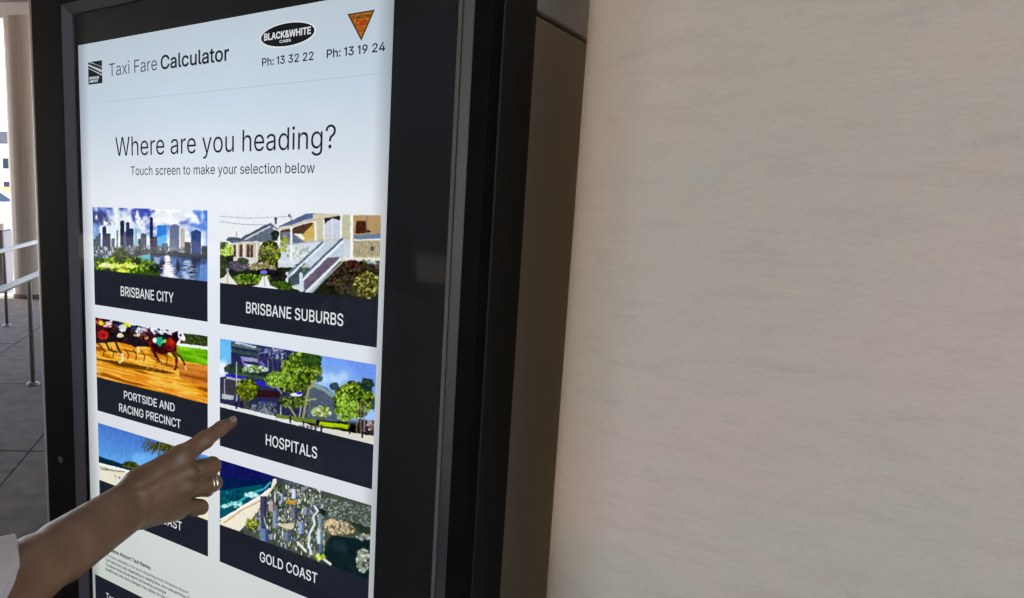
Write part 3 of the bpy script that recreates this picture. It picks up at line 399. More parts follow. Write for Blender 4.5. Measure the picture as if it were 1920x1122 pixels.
'i': (167, [[73,0,53,0,53,126,53,253,53,379,73,379,93,379,114,379,114,253,114,126,114,0,93,0],[95,443,84,443,72,443,62,447,54,455,45,462,41,472,41,483,41,494,45,504,54,512,62,520,72,524,84,524,95,524,106,520,114,512,122,504,126,494,126,483,126,472,122,462,114,455,106,447]]),
'j': (167, [[53,243,53,379,73,379,93,379,114,379,114,243,114,106,114,-30,114,-53,110,-73,102,-90,93,-107,81,-120,65,-129,48,-138,28,-143,4,-143,-1,-143,-5,-143,-10,-143,-10,-124,-10,-105,-10,-87,-6,-87,-2,-87,2,-87,20,-87,32,-82,40,-72,49,-62,53,-48,53,-29,53,107],[95,443,83,443,72,443,62,447,53,455,45,462,41,472,41,483,41,494,45,504,53,512,62,520,72,524,83,524,95,524,105,520,114,512,122,504,126,494,126,483,126,472,122,462,114,455,105,447]]),
'k': (381, [[132,158,110,137,110,162,110,187,110,212,113,212,117,212,121,212,175,268,230,323,284,379,310,379,335,379,360,379,301,319,243,259,184,199,182,199,179,199,177,199,155,178],[73,0,53,0,53,170,53,339,53,509,73,509,93,509,114,509,114,339,114,170,114,0,93,0],[320,0,294,0,245,62,197,124,148,186,162,200,177,214,191,229,252,152,312,76,372,0,346,0]]),
'l': (189, [[147,-2,139,-2,110,-2,88,5,74,20,60,35,53,57,53,84,53,226,53,367,53,509,73,509,93,509,114,509,114,372,114,235,114,99,114,81,116,69,120,62,125,55,133,52,146,52,152,52,157,52,160,53,164,53,167,54,170,54,173,37,177,20,181,3,175,1,169,0,162,-1,154,-2]]),
'm': (610, [[73,0,53,0,53,126,53,253,53,379,72,379,92,379,112,379,112,351,112,323,112,295,111,295,109,295,108,295,113,316,121,332,132,346,144,359,157,369,172,376,187,383,203,386,219,386,247,386,270,378,287,361,305,344,316,322,321,295,318,295,315,295,312,295,317,313,325,329,337,343,349,357,364,367,381,375,398,382,416,386,437,386,459,386,479,381,497,372,515,362,530,348,541,328,551,309,557,285,557,255,557,170,557,85,557,0,536,0,516,0,496,0,496,85,496,169,496,254,496,281,488,301,473,313,457,325,439,330,419,330,402,330,387,327,374,320,362,313,352,303,345,290,339,278,335,263,335,247,335,165,335,82,335,0,315,0,295,0,274,0,274,87,274,173,274,260,274,281,267,298,253,311,239,324,221,330,199,330,185,330,171,327,158,320,144,313,134,303,126,289,118,276,114,258,114,238,114,159,114,79,114,0,93,0]]),
'n': (410, [[114,249,114,227,114,151,114,76,114,0,93,0,73,0,53,0,53,126,53,253,53,379,72,379,92,379,112,379,112,349,112,318,112,287,109,287,106,287,102,287,114,322,131,347,152,362,174,377,199,384,227,384,253,384,276,379,295,369,314,358,330,342,341,321,352,299,357,273,357,240,357,160,357,80,357,0,337,0,316,0,296,0,296,78,296,157,296,235,296,265,288,288,273,304,258,321,237,329,210,329,192,329,175,325,161,317,146,309,135,298,126,283,118,267]]),
'o': (415, [[242,-8,207,-8,173,-8,143,0,117,16,91,33,71,56,56,85,41,114,34,149,34,187,34,227,41,262,56,291,71,321,91,343,117,360,143,376,173,384,207,384,242,384,273,376,299,360,325,343,345,321,359,291,374,262,381,227,381,187,381,149,374,114,359,85,345,56,325,33,299,16,273,0],[182,46,207,46,233,46,254,53,270,66,287,79,299,96,307,117,315,139,319,162,319,187,319,213,315,236,307,258,299,280,287,297,270,310,254,323,233,330,207,330,182,330,161,323,145,310,129,297,116,280,108,258,100,237,96,213,96,187,96,162,100,139,108,117,116,96,129,79,145,66,161,53]]),
'p': (424, [[73,-143,53,-143,53,31,53,205,53,379,72,379,92,379,112,379,112,359,112,339,112,319,114,319,116,319,118,319,123,327,129,336,137,346,145,356,157,365,171,373,186,381,205,384,229,384,261,384,289,376,313,361,337,345,356,322,370,293,383,263,390,229,390,189,390,149,383,114,370,84,356,55,337,32,313,16,289,0,261,-8,229,-8,206,-8,187,-4,173,4,158,12,146,21,138,31,130,42,123,51,118,59,117,59,115,59,114,59,114,-8,114,-76,114,-143,93,-143],[197,47,220,47,244,47,263,53,279,66,295,78,308,95,316,117,324,138,328,162,328,189,328,216,324,240,316,261,308,282,296,299,280,311,264,324,244,330,220,330,197,330,177,324,161,312,145,300,133,284,125,263,117,242,113,217,113,189,113,161,117,136,125,115,133,94,146,77,162,65,178,53]]),
'q': (424, [[372,31,372,-143,351,-143,331,-143,311,-143,311,-76,311,-8,311,59,309,59,308,59,306,59,302,51,295,42,287,31,278,21,267,12,252,4,238,-4,219,-8,195,-8,164,-8,136,0,111,16,87,32,68,55,55,84,41,114,34,149,34,189,34,229,41,263,55,293,69,322,88,345,112,361,136,376,164,384,196,384,219,384,238,381,253,373,268,365,279,356,287,346,296,336,302,327,307,319,309,319,311,319,313,319,313,339,313,359,313,379,332,379,352,379,372,379,372,205],[181,47,205,47,227,47,247,53,263,65,279,77,291,94,299,115,308,136,312,161,312,189,312,217,308,242,300,263,292,284,279,300,263,312,247,324,228,330,205,330,181,330,161,324,145,311,129,299,116,282,108,261,100,240,96,216,96,189,96,162,100,138,109,117,117,95,129,78,145,66,161,53]]),
'r': (259, [[73,0,53,0,53,126,53,253,53,379,72,379,92,379,112,379,112,360,112,340,112,321,113,321,114,321,115,321,122,340,135,355,152,367,170,379,190,385,213,385,218,385,223,385,229,384,235,384,240,384,243,384,243,363,243,343,243,322,242,323,237,323,230,324,223,325,215,326,207,326,189,326,173,322,159,315,145,307,134,297,126,284,118,270,114,255,114,237,114,158,114,79,114,0,93,0]]),
's': (365, [[211,-8,182,-8,156,-8,133,-4,112,3,92,11,75,23,62,38,49,53,40,72,36,94,55,98,74,102,94,107,99,86,109,70,124,60,139,50,158,45,181,45,208,45,229,51,244,62,260,74,268,87,268,103,268,116,263,127,254,136,245,144,231,151,212,155,191,160,170,165,149,170,115,178,89,191,72,208,55,225,47,247,47,274,47,296,53,315,65,332,77,348,94,361,115,370,136,380,160,384,187,384,213,384,235,380,254,372,272,365,287,353,299,339,310,325,319,309,324,290,305,286,287,281,268,277,263,292,255,304,243,316,230,327,212,333,187,333,165,333,146,327,131,317,116,306,109,293,109,277,109,263,114,252,124,243,134,235,150,228,172,223,191,218,210,214,229,209,264,201,290,188,306,171,323,154,331,133,331,107,331,84,325,64,312,47,300,30,282,16,260,6,237,-3]]),
't': (227, [[138,379,204,379,204,362,204,344,204,327,138,327,72,327,6,327,6,344,6,362,6,379,72,379],[65,345,65,471,85,471,106,471,126,471,126,347,126,222,126,98,126,81,129,69,136,61,143,54,154,50,170,50,174,50,179,50,185,51,191,52,197,53,202,54,206,36,209,19,213,2,207,0,200,-2,192,-3,184,-4,176,-4,168,-4,136,-4,110,4,92,21,74,38,65,62,65,93,65,219]]),
'u': (410, [[211,-5,182,-5,157,-5,134,0,115,11,95,21,80,37,69,59,58,80,53,107,53,139,53,219,53,299,53,379,73,379,93,379,114,379,114,301,114,222,114,144,114,114,121,91,137,75,152,58,173,50,200,50,218,50,235,54,249,62,264,70,275,81,283,97,292,112,296,131,296,153,296,228,296,304,296,379,316,379,337,379,357,379,357,253,357,126,357,0,337,0,318,0,298,0,298,31,298,61,298,92,301,92,304,92,307,92,295,57,279,32,257,17,235,2]]),
'v': (389, [[184,0,163,0,114,126,66,253,17,379,40,379,62,379,84,379,111,305,138,230,165,155,174,132,181,110,187,87,193,64,199,42,206,21,198,21,191,21,184,21,191,42,197,64,203,87,209,110,216,132,224,155,251,230,278,305,305,379,327,379,349,379,371,379,323,253,275,126,226,0,205,0]]),
'w': (567, [[158,0,138,0,99,126,61,253,23,379,44,379,66,379,87,379,103,324,118,269,133,214,140,191,147,165,154,137,161,108,168,76,175,41,172,41,168,41,165,41,172,75,179,106,186,135,193,163,199,190,206,214,221,269,237,324,252,379,273,379,295,379,316,379,332,324,347,269,362,214,368,190,375,164,382,136,388,107,395,76,402,41,399,41,395,41,391,41,399,75,406,107,413,135,420,164,427,190,434,214,449,269,465,324,480,379,502,379,523,379,545,379,506,253,468,126,429,0,409,0,389,0,368,0,352,57,335,114,319,172,314,189,309,207,305,225,300,243,295,261,291,280,286,299,281,318,277,338,281,338,286,338,291,338,286,319,281,299,277,280,272,261,267,243,263,225,258,206,253,189,248,172,231,114,215,57,199,0,178,0]]),
'x': (379, [[44,0,21,0,71,73,121,145,171,218,171,202,171,187,171,171,124,240,76,310,29,379,52,379,76,379,100,379,116,355,132,330,147,306,160,287,170,270,179,253,188,237,198,221,207,206,197,206,186,206,175,206,185,221,194,237,202,253,211,270,221,287,233,306,249,330,266,355,282,379,305,379,328,379,352,379,304,309,256,239,209,169,209,184,209,199,209,214,258,143,308,71,358,0,334,0,310,0,287,0,268,28,249,57,231,85,219,103,209,120,200,136,191,152,182,167,173,182,183,182,194,182,205,182,195,167,186,152,178,136,170,120,160,103,148,85,129,57,110,28,91,0,68,0]]),
'y': (389, [[51,-140,47,-139,52,-121,57,-103,61,-86,65,-86,68,-87,71,-87,83,-90,94,-91,104,-89,114,-87,122,-82,130,-74,138,-66,145,-53,151,-36,155,-24,159,-13,163,-1,114,126,66,252,17,379,40,379,62,379,84,379,111,305,138,230,165,155,174,132,181,109,187,87,193,64,199,42,206,21,198,21,191,21,184,21,190,42,196,64,202,87,209,110,216,132,224,155,251,230,278,305,305,379,327,379,349,379,371,379,316,234,260,88,204,-58,196,-78,187,-94,177,-107,166,-120,153,-129,139,-136,125,-142,109,-145,91,-145,81,-145,72,-144,65,-143,57,-142]]),
'z': (380, [[141,0,42,0,42,15,42,30,42,46,112,137,183,228,254,320,254,321,254,322,254,323,185,323,117,323,48,323,48,342,48,361,48,379,143,379,238,379,333,379,333,363,333,347,333,331,264,241,195,150,126,60,126,59,126,58,126,56,197,56,268,56,339,56,339,38,339,19,339,0,240,0]]),
}

# ------------------------------------------------------------------ pictures shown on the screen (flat print)
def value_noise(w, h, sx, sy, seed):
    r = np.random.default_rng(seed); g = r.random((sy + 2, sx + 2))
    ys = np.linspace(0, sy, h); xs = np.linspace(0, sx, w)
    yi = ys.astype(int); xi = xs.astype(int); fy = ys - yi; fx = xs - xi
    fy = fy*fy*(3-2*fy); fx = fx*fx*(3-2*fx)
    a = g[yi][:, xi]; b = g[yi][:, xi+1]; c = g[yi+1][:, xi]; d = g[yi+1][:, xi+1]
    return (a*(1-fx)+b*fx)*(1-fy)[:, None] + (c*(1-fx)+d*fx)*fy[:, None]

class Print:
    """a small painted picture; shapes are given on a tracing sheet that the matrix H lays onto the picture"""
    def __init__(s, H, w=600, h=248, seed=1):
        s.H = np.array(H).reshape(3, 3); s.w, s.h = w, h; s.r = np.random.default_rng(seed)
        s.img = np.zeros((h, w, 3)); s.yy, s.xx = np.mgrid[0:h, 0:w]
    def m(s, pts):
        p = np.array([(x, y, 1.0) for x, y in pts]) @ s.H.T
        return np.stack([p[:, 0]/p[:, 2]*s.w, p[:, 1]/p[:, 2]*s.h], 1)
    def mask(s, q):
        x0, x1 = int(max(0, q[:, 0].min()-1)), int(min(s.w, q[:, 0].max()+2)); y0, y1 = int(max(0, q[:, 1].min()-1)), int(min(s.h, q[:, 1].max()+2))
        if x1 <= x0 or y1 <= y0: return None
        X = s.xx[y0:y1, x0:x1] + .5; Y = s.yy[y0:y1, x0:x1] + .5; ins = np.zeros(X.shape, bool); n = len(q)
        for i in range(n):
            xa, ya = q[i]; xb, yb = q[(i+1) % n]
            if ya == yb: continue
            ins ^= ((ya > Y) != (yb > Y)) & (X < (xb-xa)*(Y-ya)/(yb-ya)+xa)
        return (slice(y0, y1), slice(x0, x1)), ins
    def poly(s, pts, c, a=1.0, jit=0):
        r = s.mask(s.m(pts))
        if r is None: return
        sl, ins = r; c = np.array(c, float)
        if jit: c = c + s.r.normal(0, jit, ins.shape + (1,))
        im = s.img[sl]; w = (ins*a)[..., None]; s.img[sl] = im*(1-w) + c*w
    def grad(s, pts, c0, c1, jit=0):
        r = s.mask(s.m(pts))
        if r is None: return
        sl, ins = r; Y = s.yy[sl]; q = s.m(pts); t = ((Y - q[:, 1].min())/(np.ptp(q[:, 1])+1e-6)).clip(0, 1)[..., None]
        c = np.array(c0)*(1-t) + np.array(c1)*t + s.r.normal(0, jit, ins.shape + (1,))
        s.img[sl] = np.where(ins[..., None], c, s.img[sl])
    def line(s, pts, w, c, a=1.0):
        for (x0, y0), (x1, y1) in zip(pts[:-1], pts[1:]):
            L = math.hypot(x1-x0, y1-y0) + 1e-6; nx, ny = -(y1-y0)/L*w/2, (x1-x0)/L*w/2
            s.poly([(x0+nx, y0+ny), (x1+nx, y1+ny), (x1-nx, y1-ny), (x0-nx, y0-ny)], c, a)
    def ell(s, cx, cy, rx, ry, c, a=1.0, n=14, rot=0):
        cr, sr = math.cos(rot), math.sin(rot)
        s.poly([(cx+rx*math.cos(t)*cr-ry*math.sin(t)*sr, cy+rx*math.cos(t)*sr+ry*math.sin(t)*cr) for t in np.linspace(0, 2*math.pi, n, endpoint=False)], c, a)
    def leaves(s, cx, cy, rx, ry, n, size, cols, a=.85, aspect=1.0):
        for _ in range(n):
            t = s.r.uniform(0, 6.283); k = math.sqrt(s.r.random()); c = np.array(cols[s.r.integers(len(cols))]) + s.r.normal(0, 10)
            z = size*s.r.uniform(.5, 1.4)
            s.ell(cx+rx*k*math.cos(t), cy+ry*k*math.sin(t), z, z*aspect, c, a, 7, s.r.uniform(0, 3))
        for _ in range(int(n*1.3)):          # sunlit tips and dark gaps between them
            t = s.r.uniform(0, 6.283); k = math.sqrt(s.r.random()); c = np.array(cols[s.r.integers(len(cols))])*s.r.choice([.45, .75, 1.25, 1.5])
            z = size*s.r.uniform(.2, .5); s.ell(cx+rx*k*math.cos(t), cy+ry*k*math.sin(t), z, z*aspect, c, a*.75, 5, s.r.uniform(0, 3))
    def blur(s, k=6, n=2):
        for _ in range(n):
            for ax in (0, 1):
                p = np.pad(s.img, [(k, k) if i == ax else (0, 0) for i in range(3)], 'edge'); c = np.cumsum(p, ax)
                z = np.take(c, range(2*k, c.shape[ax]), ax).copy(); lo = np.take(c, range(0, c.shape[ax]-2*k), ax)
                s.img = (z-lo)/(2*k)
    def cloud(s, sx, sy, lo, hi, c, y0=0, y1=1, seed=1, x0=0, x1=1):
        n = .6*value_noise(s.w, s.h, sx, sy, seed)+.28*value_noise(s.w, s.h, sx*2, sy*2, seed+1)+.12*value_noise(s.w, s.h, sx*5, sy*5, seed+2)
        t = ((n-lo)/(hi-lo)).clip(0, 1)
        u = s.xx/s.w; v = s.yy/s.h
        e = ((u-x0)/.04).clip(0, 1)*((x1-u)/.04).clip(0, 1)*((v-y0)/.06+1).clip(0, 1)*((y1-v)/.06).clip(0, 1)
        t = (t*e)[..., None]; s.img = s.img*(1-t)+np.array(c)*t
    def streak(s, pts, sx, sy, amp, cols, seed):
        r = s.mask(s.m(pts))
        if r is None: return
        sl, ins = r; n = value_noise(s.w, s.h, sx, sy, seed)[sl]; n2 = value_noise(s.w, s.h, sx*3, sy*2, seed+9)[sl]
        t = (n*.65+n2*.35)
        t = ((t-.5)*amp+.5).clip(0, .999)*(len(cols)-1); i = t.astype(int); fr = (t-i)[..., None]; c = np.array(cols, float)
        v = c[i]*(1-fr)+c[i+1]*fr
        s.img[sl] = np.where(ins[..., None], v, s.img[sl])
    def image(s, wob=.8, grain=.05, seed=2):
        # the small roughness of a real photograph: ragged outlines, broken-up tone
        h, w = s.h, s.w
        dx = (value_noise(w, h, w//4, h//4, seed)-.5)*2*wob + (value_noise(w, h, w//12, h//12, seed+1)-.5)*2*wob
        dy = (value_noise(w, h, w//4, h//4, seed+2)-.5)*2*wob + (value_noise(w, h, w//12, h//12, seed+3)-.5)*2*wob
        s.img = s.img[(s.yy+dy).round().astype(int).clip(0, h-1), (s.xx+dx).round().astype(int).clip(0, w-1)]
        g = (value_noise(w, h, w//3, h//3, seed+4)-.5) + .8*(value_noise(w, h, w//8, h//8, seed+5)-.5)
        lum = s.img.mean(-1, keepdims=True)/255; amt = grain*(1.1-lum)*1.8
        s.img = s.img*(1+g[..., None]*2*amt) + g[..., None]*8*(1-lum)
        s.img = (s.img-118)*1.12+114
        im = s.img.reshape(s.h//2, 2, s.w//2, 2, 3).mean((1, 3)); return im.clip(0, 255)

def paint_city(H):
    p = Print(H, seed=3)
    p.grad([(80, 40), (1620, 60), (1620, 700), (80, 700)], (70, 90, 180), (170, 215, 245))
    p.cloud(5, 3, .42, .6, (240, 245, 252), 0, .75, 11)
    p.cloud(9, 5, .5, .62, (225, 235, 250), 0, .5, 17)
    p.poly([(85, 120), (250, 130), (330, 220), (400, 290), (240, 310), (85, 270)], (70, 72, 120), .85)
    p.poly([(590, 85), (830, 85), (840, 230), (700, 310), (620, 250)], (66, 78, 175), .9)
    p.poly([(950, 80), (1380, 100), (1370, 200), (1200, 330), (1090, 300), (930, 260)], (246, 248, 252), .85)
    p.poly([(1400, 110), (1605, 110), (1605, 380), (1500, 360), (1350, 300), (1480, 220)], (72, 120, 215), .85)
    p.leaves(1000, 200, 150, 110, 60, 30, [(252, 252, 255), (225, 235, 248)], .5)
    p.ell(1290, 272, 70, 16, (90, 100, 180)); p.ell(1430, 250, 50, 35, (250, 250, 255), .8)
    p.leaves(460, 150, 110, 50, 40, 20, [(240, 245, 250), (150, 170, 215)], .6)
    p.blur(4, 2); p.cloud(26, 12, .56, .8, (250, 252, 255), 0, .62, 77)
    p.poly([(940, 300), (1060, 300), (1060, 600), (930, 600)], (60, 130, 215)); p.poly([(940, 460), (1070, 420), (1070, 600), (930, 600)], (120, 200, 240), .7)
    def tower(x0, x1, t, b, c, peak=0, lit=None):
        p.poly([(x0, t), ((x0+x1)/2, t-peak), (x1, t), (x1, b), (x0, b)], c)
        k = x0 + 5
        while k < x1-6:
            cc = lit if lit is not None else tuple(min(255, v+45) for v in c)
            p.line([(k, t+12), (k, b-8)], 4, cc, .55); k += 15
        y = t + 18
        while y < b-5: p.line([(x0, y), (x1, y)], 5, tuple(v*.7 for v in c), .45); y += 24
    for a in [(90, 130, 480, 610, (45, 55, 75)), (130, 170, 440, 600, (70, 85, 110)), (170, 198, 405, 600, (60, 75, 80)), (222, 275, 330, 610, (42, 48, 90), 22),
              (275, 330, 410, 600, (50, 55, 80)), (340, 385, 470, 600, (80, 100, 120)), (405, 430, 370, 600, (110, 140, 165)), (455, 510, 250, 600, (38, 44, 60), 12),
              (500, 530, 380, 600, (90, 100, 130)), (530, 580, 270, 600, (50, 45, 105), 14), (575, 630, 350, 600, (36, 58, 75), 10), (640, 680, 350, 620, (150, 190, 210)),
              (690, 730, 480, 620, (60, 70, 90)), (725, 800, 420, 620, (88, 92, 112), 18), (845, 885, 205, 640, (40, 36, 70), 18), (885, 940, 450, 660, (74, 60, 90)),
              (1000, 1080, 540, 660, (90, 120, 150)), (1105, 1230, 310, 690, (108, 116, 148), 26), (1245, 1300, 350, 690, (188, 180, 160), 12), (1300, 1380, 520, 690, (72, 66, 88)),
              (1385, 1515, 385, 730, (52, 76, 128), 30), (1520, 1610, 570, 720, (48, 60, 66))]:
        tower(*a)
    p.poly([(80, 590), (700, 590), (1100, 640), (1620, 690), (1620, 780), (1200, 740), (900, 700), (80, 700)], (60, 66, 78))
    p.leaves(700, 620, 620, 50, 220, 14, [(120, 140, 160), (190, 190, 200), (50, 60, 60), (150, 120, 120), (60, 90, 60)], .8)
    p.grad([(600, 700), (950, 700), (1620, 745), (1620, 1080), (600, 980)], (62, 80, 112), (84, 110, 160), 6)
    p.streak([(880, 700), (1620, 745), (1620, 1080), (900, 1000)], 30, 6, 1.6, [(44, 52, 74), (76, 96, 140), (120, 150, 200)], 5)
    for k in range(150):           # broken glitter of the bright sky on the river
        t = p.r.random(); y = 700+t*300; hw = 28+t*86; x = 1072+t*22+p.r.normal(0, hw*.28); w = p.r.uniform(.25, .8)*hw
        p.line([(x-w, y), (x+w, y+p.r.uniform(-3, 3))], p.r.uniform(5, 12), (236+p.r.uniform(0, 19), 242, 252), .85)
    for k in range(90):
        t = p.r.random(); y = 760+t*250; x = 1346+p.r.normal(0, 22+t*26); w = p.r.uniform(12, 40)
        p.line([(x-w, y), (x+w, y+3)], p.r.uniform(5, 10), (190+p.r.uniform(-20, 20), 208, 238), .7)
    p.poly([(1500, 820), (1610, 800), (1610, 1060), (1490, 1040)], (110, 150, 215), .8)
    p.poly([(705, 700), (850, 680), (860, 850), (740, 850)], (110, 180, 200)); p.poly([(900, 720), (980, 720), (960, 860), (900, 860)], (170, 190, 215), .8)
    p.leaves(230, 650, 150, 70, 90, 18, [(210, 220, 225), (60, 70, 110), (160, 175, 190), (46, 60, 60)], .9)
    p.poly([(90, 730), (400, 720), (760, 760), (960, 850), (990, 980), (80, 900)], (58, 84, 26))
    p.leaves(500, 820, 420, 110, 520, 16, [(110, 150, 20), (170, 200, 50), (40, 60, 20), (24, 34, 24), (150, 180, 60), (70, 100, 30)])
    p.leaves(330, 830, 150, 28, 50, 16, [(230, 240, 90), (244, 248, 190)]); p.leaves(560, 830, 140, 30, 50, 14, [(220, 236, 70), (240, 244, 150)])
    p.leaves(490, 900, 90, 22, 30, 14, [(235, 240, 90)])
    p.leaves(460, 700, 85, 100, 170, 14, [(36, 50, 18), (70, 90, 28), (110, 130, 40), (22, 26, 20)])
    p.leaves(910, 860, 60, 60, 70, 12, [(20, 30, 24), (40, 54, 40)]); p.leaves(680, 770, 40, 50, 50, 10, [(24, 34, 24)])
    return p.image()

def paint_race(H):
    p = Print(H, seed=5)
    p.grad([(30, 20), (1480, 20), (1480, 420), (30, 420)], (222, 222, 226), (236, 238, 244))
    p.poly([(1120, 235), (1470, 268), (1470, 400), (1100, 370)], (52, 74, 30)); p.leaves(1330, 320, 160, 55, 160, 14, [(30, 44, 20), (90, 110, 50), (44, 60, 30)])
    G = [(1040, 380), (1470, 430), (1470, 660), (1040, 600)]
    p.streak(G, 4, 16, 1.6, [(70, 130, 10), (110, 180, 20), (150, 215, 60)], 4)
    D = [(50, 330), (700, 380), (1060, 560), (1470, 640), (1470, 1140), (60, 800)]
    p.streak([(50, 300), (1080, 380), (1120, 620), (50, 500)], 5, 14, 1.7, [(150, 150, 20), (200, 190, 50), (226, 214, 120), (150, 90, 20)], 8)
    p.streak(D, 3, 20, 2.2, [(150, 84, 14), (206, 130, 24), (232, 170, 50), (240, 200, 96), (224, 140, 40)], 6)
    p.streak([(1080, 600), (1470, 640), (1470, 900), (1100, 790)], 3, 14, 1.8, [(140, 74, 20), (186, 110, 40), (214, 140, 60)], 16)
    p.poly([(1050, 352), (1460, 404), (1460, 440), (1050, 384)], (250, 250, 252))
    p.poly([(70, 540), (400, 590), (900, 690), (1060, 740), (900, 730), (360, 640), (70, 560)], (70, 44, 10), .8)
    dk = [(24, 18, 22), (50, 30, 34), (90, 24, 26), (36, 30, 54), (20, 40, 40)]
    p.poly([(55, 40), (330, 80), (450, 130), (620, 150), (760, 200), (960, 240), (1060, 300), (1060, 460), (940, 480), (700, 400), (560, 400), (330, 340), (60, 360)], (38, 28, 34))
    p.leaves(180, 200, 130, 150, 160, 22, dk); p.leaves(430, 270, 140, 80, 120, 20, dk); p.leaves(680, 290, 120, 70, 100, 20, dk)
    p.leaves(150, 260, 60, 50, 40, 16, [(170, 36, 30), (200, 50, 40)]); p.ell(125, 110, 36, 26, (226, 220, 40), 1, 12, .5)
    p.leaves(210, 130, 50, 30, 30, 12, [(220, 60, 80), (240, 190, 200), (250, 230, 230)]); p.leaves(390, 170, 50, 40, 40, 14, [(190, 220, 225), (240, 245, 250)])
    p.line([(400, 90), (490, 150)], 34, (226, 222, 60)); p.leaves(370, 262, 36, 20, 16, 12, [(240, 226, 200)])
    p.leaves(530, 175, 24, 30, 20, 12, [(30, 80, 210), (20, 40, 110)]); p.leaves(610, 200, 50, 30, 30, 12, [(240, 240, 250), (190, 190, 220)])
    p.leaves(700, 200, 50, 40, 40, 12, [(110, 50, 90), (60, 30, 50)]); p.line([(740, 170), (800, 240)], 36, (242, 236, 244))
    p.leaves(590, 260, 50, 16, 20, 10, [(244, 236, 220)])
    p.ell(690, 290, 26, 20, (226, 150, 120)); p.leaves(850, 200, 36, 30, 24, 12, [(200, 224, 230), (240, 244, 250)]); p.leaves(960, 220, 50, 28, 26, 12, [(244, 240, 250), (200, 200, 226)])
    p.line([(880, 195), (960, 200)], 18, (30, 34, 70))
    p.ell(780, 350, 70, 80, (110, 30, 32), 1, 14, .3); p.ell(860, 420, 120, 66, (60, 22, 26), 1, 14, .4)
    p.poly([(780, 290), (880, 280), (890, 340), (860, 400), (790, 350)], (40, 170, 140)); p.ell(790, 320, 26, 30, (236, 244, 240))
    p.leaves(915, 340, 30, 20, 16, 12, [(60, 180, 120), (180, 220, 120)])
    p.ell(985, 370, 66, 88, (150, 34, 26), 1, 16, .2); p.ell(1000, 340, 34, 40, (196, 60, 40), .8); p.leaves(950, 420, 60, 30, 26, 14, [(90, 20, 22)])
    p.poly([(1000, 230), (1080, 205), (1100, 300), (1060, 360), (990, 300)], (44, 18, 30)); p.poly([(1075, 225), (1130, 220), (1165, 290), (1160, 330), (1120, 320), (1080, 290)], (244, 244, 248))
    p.ell(1108, 262, 17, 20, (30, 60, 110)); p.ell(1150, 338, 24, 10, (150, 40, 40))
    for L, w, c in [([(1000, 460), (1060, 540), (1056, 620), (1036, 690)], 34, (84, 24, 20)), ([(1040, 470), (1110, 530), (1150, 600), (1170, 660)], 24, (60, 30, 24)),
                    ([(1160, 630), (1180, 690)], 24, (226, 180, 150)), ([(750, 420), (800, 500), (840, 580), (890, 620)], 34, (100, 30, 30)), ([(780, 440), (800, 540)], 26, (60, 20, 60)),
                    ([(300, 330), (350, 450), (390, 500)], 30, (70, 40, 30)), ([(380, 480), (400, 560), (350, 600)], 30, (240, 220, 180)), ([(180, 340), (230, 440), (330, 470)], 22, (60, 36, 34)),
                    ([(440, 340), (560, 400)], 30, (40, 34, 40)), ([(580, 400), (590, 480)], 30, (226, 230, 150)), ([(90, 360), (180, 460)], 20, (130, 60, 50)), ([(740, 530), (860, 600)], 18, (150, 90, 40))]:
        p.line(L, w, c, .92)
    p.leaves(110, 690, 30, 60, 14, 12, [(240, 190, 110)], .5); p.leaves(900, 640, 240, 50, 60, 12, [(236, 190, 90), (200, 120, 50)], .5)
    for hx, hy, c in ((300, 150, (70, 34, 24)), (500, 210, (40, 26, 24)), (640, 240, (100, 50, 30)), (760, 250, (60, 30, 26))):     # heads and necks of the pack behind
        p.poly([(hx-60, hy+60), (hx-20, hy-10), (hx+10, hy-16), (hx+60, hy+34), (hx+46, hy+50), (hx+6, hy+26), (hx-10, hy+80)], c, .85); p.line([(hx+8, hy-4), (hx+50, hy+32)], 8, tuple(min(255, v+90) for v in c), .6)
    for hx, hy, c in ((110, 70, (230, 60, 70)), (250, 85, (240, 240, 245)), (350, 110, (30, 40, 120)), (450, 120, (235, 225, 70)), (570, 150, (30, 30, 40)), (700, 165, (240, 240, 245)), (840, 190, (40, 50, 100)), (905, 200, (245, 245, 250))):
        p.ell(hx, hy, 19, 15, c, .95, 9, .3); p.ell(hx-34, hy+30, 34, 18, tuple(min(255, v*.8+40) for v in c), .8, 9, .5)
    for x0 in (120, 240, 420, 520, 620, 900):
        p.line([(x0, 380+x0*.1), (x0+46, 440+x0*.12), (x0+34, 500+x0*.13)], 12, (60, 36, 26), .8)
    return p.image()

